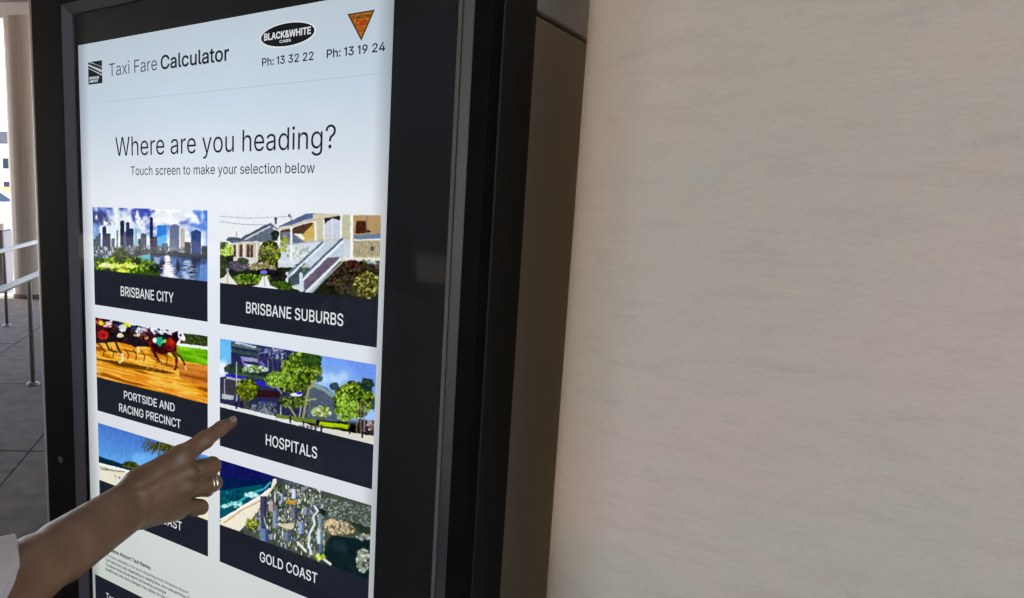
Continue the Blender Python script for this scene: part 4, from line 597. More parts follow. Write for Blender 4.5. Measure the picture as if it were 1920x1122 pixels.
def paint_suburb(H):
    p = Print(H, seed=8)
    p.grad([(20, 0), (1900, 0), (1900, 500), (20, 500)], (228, 232, 238), (232, 234, 236))
    p.line([(40, 70), (400, 90), (860, 70)], 9, (176, 182, 188)); p.line([(40, 125), (300, 160), (620, 165)], 11, (176, 182, 188))
    p.poly([(40, 560), (900, 640), (1400, 560), (1860, 560), (1860, 1040), (40, 840)], (40, 44, 30))
    p.poly([(110, 330), (140, 300), (290, 310), (560, 160), (620, 150), (700, 215), (720, 330), (610, 360), (330, 350), (180, 370)], (104, 112, 128))
    p.line([(300, 310), (620, 152)], 24, (74, 86, 108)); p.line([(320, 330), (610, 180)], 16, (206, 210, 216)); p.line([(120, 335), (300, 318)], 20, (70, 84, 108))
    p.line([(640, 200), (720, 250)], 18, (226, 228, 232)); p.line([(228, 240), (232, 300)], 8, (120, 120, 130)); p.line([(670, 90), (670, 160)], 24, (90, 98, 112)); p.ell(670, 96, 18, 14, (60, 66, 80)); p.ell(822, 62, 16, 20, (110, 110, 120))
    p.line([(830, 60), (840, 110)], 12, (130, 130, 140))
    p.poly([(170, 370), (480, 355), (500, 520), (200, 560)], (196, 182, 160))
    for x in (210, 280, 360, 400): p.line([(x, 385), (x, 530)], 34, (70, 44, 44))
    for x in (235, 315, 455): p.line([(x, 370), (x, 560)], 18, (226, 226, 224))
    p.line([(180, 374), (480, 352)], 16, (214, 216, 214)); p.poly([(190, 520), (480, 530), (460, 620), (200, 570)], (214, 212, 208))
    # main house
    p.poly([(700, 180), (1010, 38), (1100, 30), (1250, 32), (1160, 80), (1060, 120), (840, 180), (700, 215)], (92, 106, 140))
    p.line([(690, 200), (860, 165), (1020, 110), (1100, 90)], 14, (196, 204, 216)); p.poly([(1080, 40), (1500, 30), (1860, 46), (1860, 80), (1100, 110)], (206, 200, 180))
    p.poly([(700, 205), (1100, 100), (1860, 52), (1860, 560), (700, 600)], (198, 184, 142))
    p.poly([(720, 230), (1090, 130), (1100, 300), (960, 330), (720, 330)], (86, 62, 50)); p.poly([(940, 300), (1100, 140), (1110, 300), (1000, 350)], (206, 176, 100))
    p.poly([(730, 250), (830, 240), (1000, 360), (980, 400), (730, 400)], (112, 118, 142)); p.poly([(870, 265), (960, 265), (1000, 320), (960, 330)], (240, 240, 220))
    p.poly([(1120, 140), (1200, 100), (1200, 320), (1120, 340)], (196, 196, 170)); p.poly([(1205, 90), (1400, 60), (1400, 120), (1340, 110), (1300, 90), (1220, 150)], (46, 40, 50))
    p.poly([(1210, 160), (1300, 90), (1400, 120), (1400, 320), (1210, 330)], (206, 208, 220)); p.line([(1300, 95), (1305, 320)], 12, (232, 234, 240)); p.line([(1205, 100), (1210, 330)], 14, (238, 238, 240))
    for x in range(1225, 1400, 16): p.line([(x, 160), (x, 320)], 4, (178, 180, 196), .7)
    p.poly([(1540, 60), (1850, 60), (1850, 300), (1540, 300)], (176, 148, 108)); p.poly([(1570, 120), (1680, 120), (1680, 260), (1560, 260)], (74, 44, 32)); p.line([(1690, 70), (1690, 280)], 14, (150, 130, 110)); p.ell(1710, 240, 24, 16, (36, 40, 30))
    p.poly([(1420, 60), (1505, 60), (1505, 520), (1420, 530)], (188, 188, 160)); p.poly([(1540, 280), (1850, 260), (1850, 330), (1540, 320)], (110, 128, 156))
    # balustrades
    p.poly([(700, 400), (1120, 350), (1330, 330), (1430, 320), (1430, 530), (1240, 520), (960, 590), (700, 580)], (206, 214, 222))
    p.leaves(950, 480, 180, 60, 60, 16, [(150, 160, 150), (236, 240, 244), (180, 190, 160)], .6); p.leaves(760, 380, 50, 90, 50, 14, [(150, 160, 50), (190, 190, 70), (90, 100, 40)], .8)
    for x in range(1550, 1850, 20): p.line([(x, 340), (x, 520)], 8, (120, 118, 116))
    p.poly([(1430, 330), (1520, 330), (1520, 530), (1430, 530)], (200, 208, 216)); p.line([(1540, 335), (1850, 325)], 14, (230, 232, 236)); p.line([(1420, 545), (1850, 550)], 34, (224, 222, 214)); p.ell(1750, 430, 24, 26, (60, 66, 80), .8)
    for x, t, b, w in [(1520, 40, 540, 30), (1402, 40, 530, 20), (842, 180, 600, 24), (705, 220, 640, 22), (1115, 120, 350, 20)]: p.line([(x, t), (x, b)], w, (240, 240, 240))
    p.line([(700, 395), (1120, 350), (1200, 346)], 12, (170, 180, 200)); p.line([(700, 575), (960, 590)], 30, (216, 222, 228)); p.poly([(690, 590), (900, 600), (880, 640), (700, 640)], (206, 212, 220))
    p.line([(850, 200), (880, 180), (1040, 128), (1090, 130), (1110, 170)], 18, (228, 222, 206)); p.line([(710, 240), (740, 200), (820, 190), (840, 220)], 16, (226, 222, 210))
    p.ell(1155, 470, 36, 36, (70, 90, 100)); p.ell(1160, 500, 26, 12, (230, 234, 240))
    p.leaves(1640, 620, 220, 60, 60, 20, [(180, 186, 180), (120, 130, 120), (226, 226, 220)], .8)
    p.leaves(1560, 760, 330, 180, 420, 26, [(36, 34, 26), (60, 44, 40), (26, 26, 22), (70, 80, 40), (90, 70, 60)])
    p.leaves(1690, 840, 150, 150, 190, 18, [(120, 130, 40), (170, 170, 70), (90, 70, 30), (206, 200, 140), (60, 70, 24)], .85, .4); p.leaves(1530, 600, 60, 40, 30, 14, [(60, 26, 24), (90, 40, 36)])
    # stairs
    p.poly([(800, 700), (1200, 350), (1430, 320), (1430, 520), (1060, 935), (840, 850)], (190, 202, 214)); p.poly([(810, 740), (960, 620), (1060, 610), (1000, 720), (950, 820), (840, 850)], (74, 88, 92))
    p.leaves(1000, 640, 50, 40, 40, 14, [(110, 130, 110), (60, 80, 70)]); p.poly([(1060, 640), (1240, 520), (1100, 500), (960, 640)], (204, 214, 222), .8)
    p.poly([(985, 900), (985, 780), (1240, 525), (1390, 525), (1010, 920)], (112, 100, 118))
    for k in range(12): p.line([(990+k*22, 880-k*30), (1120+k*20, 800-k*24)], 5, (86, 76, 92), .8)
    p.line([(800, 720), (1200, 352)], 22, (96, 110, 134)); p.line([(815, 752), (1215, 372)], 14, (232, 238, 244)); p.line([(960, 750), (1420, 312)], 22, (86, 98, 122)); p.line([(975, 785), (1425, 345)], 18, (236, 242, 248))
    p.line([(1000, 925), (1400, 540)], 24, (226, 232, 238)); p.line([(1060, 935), (1420, 570)], 16, (150, 160, 160)); p.line([(795, 690), (795, 850)], 28, (214, 224, 234)); p.line([(952, 700), (956, 925)], 34, (206, 220, 234))
    # garden
    p.leaves(110, 440, 80, 70, 110, 16, [(150, 190, 20), (190, 216, 60), (70, 90, 20), (210, 220, 160)]); p.leaves(70, 620, 50, 110, 120, 14, [(40, 50, 24), (70, 80, 40)]); p.leaves(60, 390, 50, 40, 40, 12, [(60, 80, 30), (30, 40, 24)])
    p.leaves(600, 480, 110, 130, 340, 18, [(34, 40, 12), (120, 140, 20), (60, 70, 16), (170, 180, 40), (24, 24, 16)]); p.leaves(660, 280, 40, 50, 40, 14, [(40, 50, 40)])
    p.leaves(260, 620, 110, 50, 120, 16, [(90, 84, 100), (120, 110, 130), (60, 54, 66)]); p.leaves(520, 640, 150, 50, 120, 18, [(150, 140, 100), (190, 180, 150), (90, 90, 50)]); p.leaves(300, 570, 60, 34, 50, 14, [(60, 70, 50)])
    p.leaves(560, 730, 220, 60, 160, 20, [(24, 24, 26), (40, 44, 24), (30, 24, 50)]); p.leaves(400, 770, 220, 50, 200, 18, [(60, 90, 20), (110, 150, 40), (160, 180, 80), (40, 50, 20)]); p.leaves(720, 850, 120, 50, 150, 16, [(50, 80, 20), (90, 120, 40), (30, 50, 16)])
    p.poly([(40, 800), (40, 770), (100, 740), (130, 680), (160, 740), (250, 840), (40, 830)], (226, 224, 214)); p.line([(130, 700), (130, 820)], 12, (170, 166, 160)); p.ell(128, 665, 18, 20, (150, 150, 190))
    p.poly([(400, 850), (480, 830), (520, 740), (570, 740), (610, 840), (700, 880), (640, 890)], (230, 230, 236)); p.ell(535, 695, 40, 22, (120, 120, 210)); p.line([(540, 740), (550, 850)], 12, (180, 180, 190)); p.line([(860, 860), (940, 880)], 26, (220, 220, 210))
    return p.image()

def paint_hospital(H):
    p = Print(H, seed=12)
    p.grad([(20, 20), (1640, 20), (1640, 900), (20, 700)], (96, 140, 226), (176, 212, 246))
    p.poly([(1300, 260), (1640, 290), (1640, 700), (1560, 600)], (110, 140, 230), .6); p.poly([(36, 40), (150, 50), (140, 260), (36, 260)], (110, 190, 236)); p.poly([(36, 260), (110, 260), (100, 420), (36, 420)], (232, 238, 244))
    p.leaves(1160, 430, 160, 60, 30, 40, [(190, 220, 248)], .25)
    p.blur(8, 2)
    p.poly([(150, 60), (640, 130), (900, 190), (960, 500), (920, 830), (40, 710), (40, 420), (120, 400), (110, 300), (150, 290)], (50, 52, 84))
    for y, c in ((90, (90, 110, 110)), (150, (60, 84, 84)), (330, (40, 50, 44)), (370, (70, 90, 60))): p.line([(160, y), (640, y+90)], 30, c)
    p.line([(190, 70), (400, 120)], 20, (200, 210, 220)); p.line([(240, 90), (380, 130)], 14, (120, 130, 140))
    for k in range(8): x = 420+k*46; p.line([(x, 110+k*8), (x+10, 330+k*10)], 12, [(90, 90, 120), (60, 60, 140), (120, 140, 170)][k % 3], .8)
    p.leaves(560, 180, 130, 60, 90, 16, [(120, 140, 190), (60, 50, 110), (190, 200, 220), (40, 36, 60)], .8)
    p.poly([(245, 210), (410, 230), (420, 270), (260, 250)], (160, 160, 200)); p.poly([(270, 280), (400, 300), (400, 350), (290, 320)], (230, 240, 244)); p.line([(255, 215), (275, 290), (350, 330)], 16, (130, 110, 200)); p.line([(440, 260), (480, 300), (470, 350)], 24, (120, 100, 210))
    p.leaves(380, 340, 130, 30, 60, 16, [(200, 220, 200), (120, 160, 60), (60, 80, 60)], .8)
    p.line([(95, 395), (300, 430)], 26, (44, 44, 200)); p.line([(380, 460), (620, 520)], 40, (56, 50, 190)); p.line([(100, 420), (250, 445)], 22, (180, 170, 170)); p.leaves(170, 330, 90, 40, 80, 12, [(30, 40, 40), (60, 80, 60)])
    p.poly([(60, 440), (210, 450), (200, 640), (50, 640)], (70, 66, 74)); p.line([(85, 430), (85, 620)], 10, (170, 170, 190)); p.poly([(60, 580), (180, 600), (170, 640), (60, 630)], (180, 190, 196))
    p.poly([(400, 540), (640, 560), (640, 620), (400, 610)], (56, 30, 36)); p.poly([(420, 700), (580, 720), (580, 800), (430, 780)], (130, 140, 150)); p.poly([(440, 650), (600, 670), (590, 720), (440, 690)], (60, 80, 130)); p.line([(520, 690), (580, 700)], 16, (90, 150, 210))
    p.leaves(480, 730, 140, 60, 90, 12, [(40, 44, 50), (90, 96, 110), (130, 140, 150)]); p.line([(205, 260), (206, 650)], 10, (180, 190, 210)); p.line([(645, 660), (645, 800)], 9, (190, 190, 210))
    # shed roof in the middle
    p.poly([(920, 500), (1000, 480), (1100, 520), (1200, 600), (1210, 860), (900, 830)], (88, 100, 116)); p.poly([(930, 500), (1000, 480), (1190, 590), (1190, 640), (1080, 560)], (136, 160, 160))
    for k in range(10): p.line([(930+k*28, 510+k*9), (920+k*28, 820)], 4, (70, 80, 96), .7)
    G = [(60, 84, 20), (100, 130, 30), (140, 170, 50), (36, 50, 20), (170, 190, 80), (24, 30, 20)]
    p.leaves(1380, 640, 190, 170, 420, 24, G); p.leaves(1500, 500, 60, 60, 80, 20, [(30, 50, 50), (50, 70, 50)]); p.leaves(1180, 510, 44, 30, 40, 14, [(40, 60, 80), (60, 80, 80)])
    p.leaves(1300, 720, 110, 130, 150, 18, [(140, 190, 50), (180, 210, 90), (80, 110, 40)]); p.leaves(1580, 690, 30, 60, 40, 14, [(40, 70, 70), (60, 90, 70)])
    p.poly([(1420, 830), (1600, 860), (1600, 1010), (1420, 950)], (60, 44, 50)); p.line([(1480, 700), (1480, 960)], 14, (130, 130, 150)); p.leaves(1550, 900, 50, 50, 50, 12, [(180, 160, 160), (60, 50, 60), (110, 80, 70)])
    for x in (1330, 1400, 1440): p.line([(x, 640), (x+4, 980)], 12, (120, 110, 80))
    p.leaves(850, 330, 190, 150, 420, 24, G); p.leaves(950, 240, 90, 60, 130, 18, [(40, 70, 30), (60, 90, 40)]); p.leaves(620, 440, 130, 70, 170, 18, [(120, 160, 50), (80, 110, 40), (170, 200, 90)]); p.leaves(800, 510, 150, 60, 140, 20, G)
    p.leaves(780, 660, 160, 60, 120, 18, [(120, 150, 50), (80, 100, 40), (40, 50, 30)]); p.leaves(1020, 430, 50, 30, 30, 14, [(60, 90, 70)])
    p.line([(600, 510), (660, 580)], 10, (170, 170, 150)); p.line([(870, 820), (900, 650), (920, 540), (1000, 440)], 26, (150, 150, 116)); p.line([(850, 700), (830, 820)], 12, (180, 176, 160)); p.line([(720, 700), (800, 810)], 14, (160, 160, 130)); p.line([(900, 650), (1000, 630)], 12, (170, 176, 130))
    p.ell(800, 590, 60, 18, (220, 226, 240)); p.ell(830, 575, 30, 14, (40, 40, 200))
    p.leaves(310, 540, 100, 100, 260, 18, [(60, 80, 16), (120, 140, 30), (40, 50, 20), (160, 170, 50)]); p.line([(310, 560), (320, 740)], 14, (90, 80, 50)); p.line([(280, 620), (300, 740)], 10, (110, 100, 60))
    p.leaves(1050, 760, 90, 50, 80, 16, [(200, 210, 140), (230, 230, 220), (90, 110, 40), (120, 150, 60)])
    p.line([(36, 690), (400, 780), (700, 850), (1100, 950), (1620, 1070)], 40, (224, 224, 224)); p.poly([(1080, 920), (1620, 1010), (1620, 1100), (1060, 985)], (216, 212, 204))
    p.line([(600, 800), (1000, 860)], 40, (110, 130, 60)); p.line([(800, 850), (980, 850)], 26, (110, 140, 30)); p.line([(1030, 880), (1320, 910)], 44, (176, 206, 20)); p.line([(1040, 900), (1300, 925)], 12, (120, 140, 20))
    for x, y in ((740, 850), (870, 900), (990, 930), (1050, 950), (1330, 960), (1460, 1000), (200, 710), (250, 700)): p.line([(x, y-50), (x+2, y+20)], 20, (40, 36, 50)); p.ell(x, y-54, 9, 9, (120, 90, 80))
    p.leaves(900, 910, 160, 20, 40, 9, [(60, 50, 60), (170, 160, 160), (110, 100, 100)])
    return p.image()

def paint_coast(H):
    p = Print(H, seed=21)
    p.grad([(0, 0), (1440, 0), (1440, 1150), (0, 1150)], (66, 74, 110), (54, 62, 56))
    p.cloud(40, 30, .55, .7, (120, 130, 130), 0, 1, 3)
    p.poly([(20, 0), (560, 180), (530, 260), (400, 330), (240, 420), (130, 500), (20, 560)], (28, 32, 96))
    p.poly([(20, 180), (500, 200), (400, 320), (220, 430), (20, 560)], (16, 40, 84)); p.poly([(20, 300), (430, 240), (420, 310), (240, 420), (20, 570)], (14, 90, 104))
    p.leaves(200, 350, 200, 60, 90, 20, [(14, 70, 90), (20, 50, 90), (30, 120, 120)], .7, .4)
    p.line([(40, 440), (200, 400), (330, 320), (440, 280), (500, 220)], 20, (60, 170, 170)); p.leaves(180, 420, 60, 20, 30, 12, [(210, 240, 240), (120, 210, 210)]); p.leaves(330, 335, 60, 20, 24, 12, [(190, 236, 236)]); p.leaves(70, 440, 40, 12, 14, 10, [(190, 230, 220)])
    p.poly([(40, 570), (140, 500), (260, 420), (400, 340), (500, 270), (520, 190), (550, 190), (555, 250), (500, 310), (440, 400), (400, 460), (340, 540), (210, 665), (30, 600)], (236, 226, 210))
    p.line([(40, 560), (200, 470), (400, 350), (490, 280)], 14, (250, 250, 244)); p.line([(70, 590), (240, 470), (420, 380)], 12, (176, 156, 90), .8)
    cols = [(220, 226, 230), (150, 160, 190), (250, 250, 250), (90, 96, 120), (70, 90, 40), (40, 46, 36), (130, 150, 70), (190, 180, 150), (60, 70, 90)]
    p.poly([(560, 210), (1440, 420), (1440, 700), (1000, 780), (900, 930), (240, 680), (400, 460)], (78, 86, 74))
    for _ in range(1500):
        x = p.r.uniform(280, 980); y = p.r.uniform(230, 930)
        if y > 640 + (x-280)*.42 or x < 560 - (y-220)*.75: continue
        c = cols[p.r.integers(len(cols))]; w = p.r.uniform(5, 15); hh = p.r.uniform(8, 40)
        p.poly([(x, y), (x+w, y+3), (x+w, y+hh), (x, y+hh)], c, .9)
    for _ in range(900):
        x = p.r.uniform(860, 1440); y = 330 + (x-860)*.22 + p.r.uniform(0, 1)**1.0*230
        c = [(150, 160, 160), (110, 130, 120), (80, 90, 110), (190, 196, 190), (50, 60, 50)][p.r.integers(5)]; z = p.r.uniform(4, 11)
        p.ell(x, y, z, z*.7, c, .85, 6)
    p.leaves(1120, 640, 150, 60, 160, 11, [(200, 176, 140), (170, 150, 120), (226, 210, 180), (90, 90, 60)]); p.leaves(1050, 590, 60, 30, 60, 9, [(220, 190, 150)])
    p.poly([(1000, 780), (1060, 700), (1250, 730), (1300, 700), (1430, 760), (1430, 1150), (1050, 980), (980, 880)], (24, 42, 46)); p.poly([(1060, 740), (1180, 760), (1200, 860), (1080, 840)], (38, 60, 70), .6)
    p.poly([(900, 430), (1000, 480), (1000, 530), (930, 500)], (30, 48, 44)); p.poly([(1180, 560), (1420, 640), (1420, 690), (1300, 680)], (40, 50, 40), .8)
    p.leaves(1340, 930, 60, 110, 130, 13, [(210, 214, 206), (150, 156, 140), (60, 70, 60)]); p.leaves(1350, 720, 70, 26, 50, 10, [(190, 190, 180), (120, 120, 110)])
    def tw(x, y, w, hh, c, d): p.poly([(x, y), (x+w, y+4), (x+w, y+hh), (x, y+hh)], c); p.poly([(x+w*.6, y+2), (x+w, y+4), (x+w, y+hh), (x+w*.6, y+hh)], d); [p.line([(x, q), (x+w, q+2)], 3, d, .6) for q in range(int(y)+8, int(y+hh), 12)]
    for a in [(402, 345, 60, 180, (84, 76, 112), (60, 54, 90)), (380, 540, 50, 120, (150, 164, 190), (60, 70, 110)), (400, 640, 80, 120, (120, 140, 176), (70, 84, 130)), (515, 450, 50, 190, (150, 164, 184), (96, 110, 140)),
              (480, 390, 60, 90, (190, 176, 176), (120, 100, 100)), (690, 280, 40, 90, (232, 236, 246), (160, 170, 200)), (790, 440, 60, 80, (150, 160, 176), (90, 100, 120)), (680, 440, 60, 110, (130, 130, 150), (70, 70, 96)),
              (750, 580, 50, 110, (160, 180, 206), (100, 120, 160)), (610, 670, 70, 80, (120, 136, 160), (80, 96, 120)), (930, 540, 40, 120, (150, 170, 190), (90, 110, 120)), (920, 650, 50, 130, (220, 230, 236), (110, 130, 150)), (935, 780, 40, 80, (100, 124, 150), (60, 80, 110)),
              (530, 310, 16, 90, (226, 232, 236), (150, 160, 170)), (590, 320, 22, 90, (170, 190, 206), (100, 120, 140))]: tw(*a)
    p.poly([(640, 380), (740, 390), (720, 430), (630, 410)], (190, 150, 60)); p.poly([(540, 600), (720, 590), (700, 650), (620, 640)], (210, 200, 170)); p.leaves(330, 600, 60, 60, 60, 12, [(130, 140, 40), (60, 80, 30), (190, 190, 90)])
    p.line([(890, 430), (930, 480), (880, 540), (900, 600), (850, 690), (845, 780), (870, 880)], 18, (216, 226, 236)); p.line([(740, 760), (820, 850)], 20, (230, 230, 226)); p.leaves(950, 900, 40, 24, 30, 12, [(170, 190, 50), (230, 236, 150)]); p.line([(980, 920), (1050, 970)], 20, (226, 226, 220))
    return p.image()

def paint_beach(H):
    p = Print(H, seed=31)
    p.grad([(100, 60), (1500, 60), (1500, 760), (100, 600)], (66, 84, 176), (104, 176, 236))
    p.grad([(560, 440), (1500, 440), (1500, 720), (560, 700)], (90, 140, 226), (130, 206, 250))
    p.leaves(480, 500, 300, 26, 30, 26, [(150, 190, 236)], .25, .3)
    p.blur(8, 2)
    p.poly([(150, 470), (420, 560), (1500, 790), (1500, 900), (560, 660), (150, 556)], (14, 50, 66)); p.poly([(430, 570), (450, 545), (510, 530), (590, 550), (640, 590), (720, 620), (600, 620)], (44, 62, 20)); p.leaves(530, 565, 80, 22, 60, 11, [(60, 80, 24), (90, 100, 30), (30, 40, 20)]); p.line([(430, 585), (640, 630)], 14, (110, 100, 50))
    p.poly([(150, 556), (560, 660), (1500, 890), (1500, 1250), (150, 760)], (226, 222, 204)); p.line([(160, 560), (700, 700)], 24, (246, 248, 244)); p.line([(170, 600), (330, 645), (460, 655)], 14, (150, 140, 110)); p.line([(180, 628), (330, 640)], 9, (110, 110, 90)); p.line([(340, 690), (360, 725)], 14, (190, 170, 100)); p.ell(398, 722, 14, 12, (120, 90, 170))
    p.poly([(900, 900), (1500, 1000), (1500, 1250), (1200, 1150)], (236, 226, 200))
    fr = [(90, 100, 50), (60, 50, 24), (120, 130, 60), (50, 40, 30)]
    p.leaves(1050, 360, 300, 60, 200, 16, fr)
    for k in range(60): x = 700+k*12; y = 270+k*4; p.line([(x, y), (x-40+p.r.uniform(-20, 20), y+100+p.r.uniform(0, 70))], 9, fr[k % 4], .75)
    return p.image()

M_pic = print_emitter("lcd picture")
def picture_mesh(name, img, x0, x1, z0, z1, y):
    """a flat sheet carrying the printed picture as colours of its points (z0 = top)"""
    h, w = img.shape[:2]
    X, Z = np.meshgrid(np.linspace(x0, x1, w), np.linspace(z0, z1, h))
    v = np.stack([X, np.full_like(X, y), Z], -1).reshape(-1, 3)
    i = np.arange(w*h).reshape(h, w)
    f = np.stack([i[1:, :-1], i[1:, 1:], i[:-1, 1:], i[:-1, :-1]], -1).reshape(-1, 4)
    me = bpy.data.meshes.new(name)
    me.vertices.add(len(v)); me.vertices.foreach_set("co", v.ravel().astype(np.float32))
    me.loops.add(f.size); me.loops.foreach_set("vertex_index", f.ravel().astype(np.int32))
    me.polygons.add(len(f)); me.polygons.foreach_set("loop_start", np.arange(0, f.size, 4, dtype=np.int32))
    me.update(calc_edges=True)
    a = me.attributes.new("print", 'FLOAT_COLOR', 'POINT')
    col = np.ones((w*h, 4), np.float32); col[:, :3] = s2l(img.reshape(-1, 3)); a.data.foreach_set("color", col.ravel())
    me.materials.append(M_pic)
    return me

# ------------------------------------------------------------------ lettering
def text_width(t): return sum(GLYPHS[c][0] for c in t)
def area(s):
    n = len(s)//6; return sum(s[6*k+2]*s[6*((k+1) % n)+3] - s[6*((k+1) % n)+2]*s[6*k+3] for k in range(n))
from mathutils.geometry import delaunay_2d_cdt
def straight(*pts):
    out = []
    for k, (x, y) in enumerate(pts):
        (xa, ya), (xb, yb) = pts[k-1], pts[(k+1) % len(pts)]
        out += [x+(xa-x)/3, y+(ya-y)/3, x, y, x+(xb-x)/3, y+(yb-y)/3]
    return out
if area(GLYPHS["H"][1][0]) > 0:
    GLYPHS["I"] = (186, [straight((60, 0), (126, 0), (126, 509), (60, 509))]); GLYPHS["1"] = (250, [straight((118, 0), (182, 0), (182, 509), (124, 509), (22, 440), (22, 376), (118, 436))])
else:
    GLYPHS["I"] = (186, [straight((60, 509), (126, 509), (126, 0), (60, 0))]); GLYPHS["1"] = (250, [straight((118, 436), (22, 376), (22, 440), (124, 509), (182, 509), (182, 0), (118, 0))])
GLYPH_CACHE = {}
def flatten(s, w, seg=3):
    """bezier contour -> polyline, pushed outwards by w (bolder) or inwards (lighter)"""
    n = len(s)//6; P = []
    for k in range(n):
        a = s[6*k:6*k+6]; b = s[6*((k+1) % n):6*((k+1) % n)+6]
        p0, p1, p2, p3 = np.array(a[2:4], float), np.array(a[4:6], float), np.array(b[0:2], float), np.array(b[2:4], float)
        d = p3-p0; L = np.hypot(*d)+1e-9
        flat = abs(np.cross(d, p1-p0))/L < 1 and abs(np.cross(d, p2-p0))/L < 1
        for t in ([0] if flat else [i/seg for i in range(seg)]):
            q = p0*(1-t)**3+3*p1*t*(1-t)**2+3*p2*t*t*(1-t)+p3*t**3
            if not P or np.hypot(*(q-P[-1])) > 1.5: P.append(q)
    if np.hypot(*(P[0]-P[-1])) <= 1.5: P.pop()
    P = np.array(P); e = np.roll(P, -1, 0)-P; e /= np.hypot(e[:, 0], e[:, 1])[:, None]+1e-9
    nrm = np.stack([e[:, 1], -e[:, 0]], 1); pn = np.roll(nrm, 1, 0); m = nrm+pn; m /= np.maximum((m*m).sum(1), .5)[:, None]
    return P + 2*m*w
def glyph_mesh(ch, weight):
    """vertices and faces of one character (1 unit = 1 em): constrained triangulation, kept where the winding is not zero"""
    if (ch, weight) in GLYPH_CACHE: return GLYPH_CACHE[ch, weight]
    sps = GLYPHS[ch][1]; V = []; F = []
    if sps:
        pos = max((area(s) for s in sps), key=abs) > 0
        loops = [flatten(s, weight if pos else -weight) for s in sps]
        P = [(float(x), float(y)) for l in loops for x, y in l]; E = []; n0 = 0
        for l in loops:
            E += [(n0+i, n0+(i+1) % len(l)) for i in range(len(l))]; n0 += len(l)
        vs, es, fs, _, _, _ = delaunay_2d_cdt([Vector(p) for p in P], E, [], 0, 1e-4)
        vs = np.array([(v.x, v.y) for v in vs])
        A = np.concatenate(loops); B = np.concatenate([np.roll(l, -1, 0) for l in loops])
        for f in fs:
            c = vs[list(f)].mean(0); up = (A[:, 1] <= c[1]) & (B[:, 1] > c[1]); dn = (A[:, 1] > c[1]) & (B[:, 1] <= c[1])
            side = (B[:, 0]-A[:, 0])*(c[1]-A[:, 1])-(c[0]-A[:, 0])*(B[:, 1]-A[:, 1])
            if (up & (side > 0)).sum() - (dn & (side < 0)).sum() != 0: F.append(tuple(f))
        V = [(x/1000, y/1000, 0) for x, y in vs]
    GLYPH_CACHE[ch, weight] = (V, F); return V, F
def lettering(t, x0, x1, zb, cap, y, mat, parent, weight=0.0, slant=0.0):
    """flat lettering between x0 and x1, baseline zb, capital height cap"""
    sz = cap / .509; sx = (x1-x0) / (text_width(t) - 90) * 1000; V = []; F = []; adv = 0
    for ch in t:
        gv, gf = glyph_mesh(ch, weight); n0 = len(V)
        V += [(x0 + (adv/1000 - .045 + gx)*sx, y - gl*.00003, zb + gy*sz) for gx, gy, gl in gv]
        F += [tuple(i + n0 for i in f) for f in gf]; adv += GLYPHS[ch][0]
    return obj("lettering", mesh("lettering", V, F), mat, parent)

# ------------------------------------------------------------------ the kiosk
K = .85                                     # screen layout unit -> metres
ZC = 1.6
def kx(x): return x*K
def kz(z): return ZC + z*K
kiosk = thing("information_kiosk", "tall black touchscreen kiosk showing a taxi fare menu of six picture tiles", "kiosk", (0, 0, 0))
M_frame = material("bronze black frame", rgb(18, 14, 12), .55, var=.25, scale=9, bump=.1, bscale=300, spec=.05)
M_side = material("black casing", rgb(30, 26, 22), .55, var=.1, scale=6, bump=.12, bscale=240, spec=.4)
M_slate = material("slate bevel", rgb(62, 56, 57), .55, metal=.0, var=.06, scale=20)
M_highlight = material("tan gasket", rgb(98, 88, 78), .6)
M_trim = material("edge trim", rgb(150, 138, 124), .45, metal=.2)
M_mask = material("black glass border", rgb(12, 11, 12), .5, spec=.3)

XO0, XO1 = -1.106, -.303; ZT, ZB = 1.6 + .372, .02          # outer frame
XI0, XI1 = -1.0259, -.3232; ZI1, ZI0 = 1.6 + .297, .72      # opening at the front
w_ = .0166; YF, YG = -.0143, -.004
JX0, JX1, JZ1, JZ0 = XI0 + w_, XI1 - w_, ZI1 - w_, ZI0 + w_  # glass opening

def ring_frame(x0, x1, z0, z1, X0, X1, Z0, Z1, ya, yb, name, mat):
    """a four-sided frame: outer rectangle at depth ya, inner rectangle at depth yb"""
    mb = MB()
    o = [(x0, ya, z0), (x1, ya, z0), (x1, ya, z1), (x0, ya, z1)]; i = [(X0, yb, Z0), (X1, yb, Z0), (X1, yb, Z1), (X0, yb, Z1)]
    d = .004
    mb.v = o + i + [(x, y + d, z) for x, y, z in o] + [(x, y + d, z) for x, y, z in i]
    for k in range(4):
        j = (k+1) % 4
        mb.f += [(k, j, 4+j, 4+k), (8+j, 8+k, 12+k, 12+j), (k, 8+k, 8+j, j), (4+j, 12+j, 12+k, 4+k)]
    return mb.build(name, mat, kiosk)
front = MB()
for x0, x1, z0, z1 in ((XO0, XI0, ZB, ZT), (XI1, XO1, ZB, ZT), (XI0, XI1, ZI1, ZT), (XI0, XI1, ZB, ZI0)):
    front.box(x0, x1, YF, .012, z0, z1)
def fbox(n, a, lab=None):
    o = MB().box(*a).build(n, M_frame, kiosk, bevel=.0012)
    if lab: o["label"] = lab
fbox("frame_stile", (XO0, XI0, YF, .02, ZB, ZT)); fbox("frame_stile", (XI1, XO1, YF, .02, ZB, ZT))
fbox("frame_rail", (XI0+.0004, XI1-.0004, YF+.0002, .02, ZI1, ZT-.0006)); fbox("frame_rail", (XI0+.0004, XI1-.0004, YF+.0002, .02, ZB+.0006, ZI0))
ring_frame(XI0-.0002, XI1+.0002, ZI0-.0002, ZI1+.0002, JX0, JX1, JZ0, JZ1, YF+.0012, YG, "bevel_frame", M_slate)
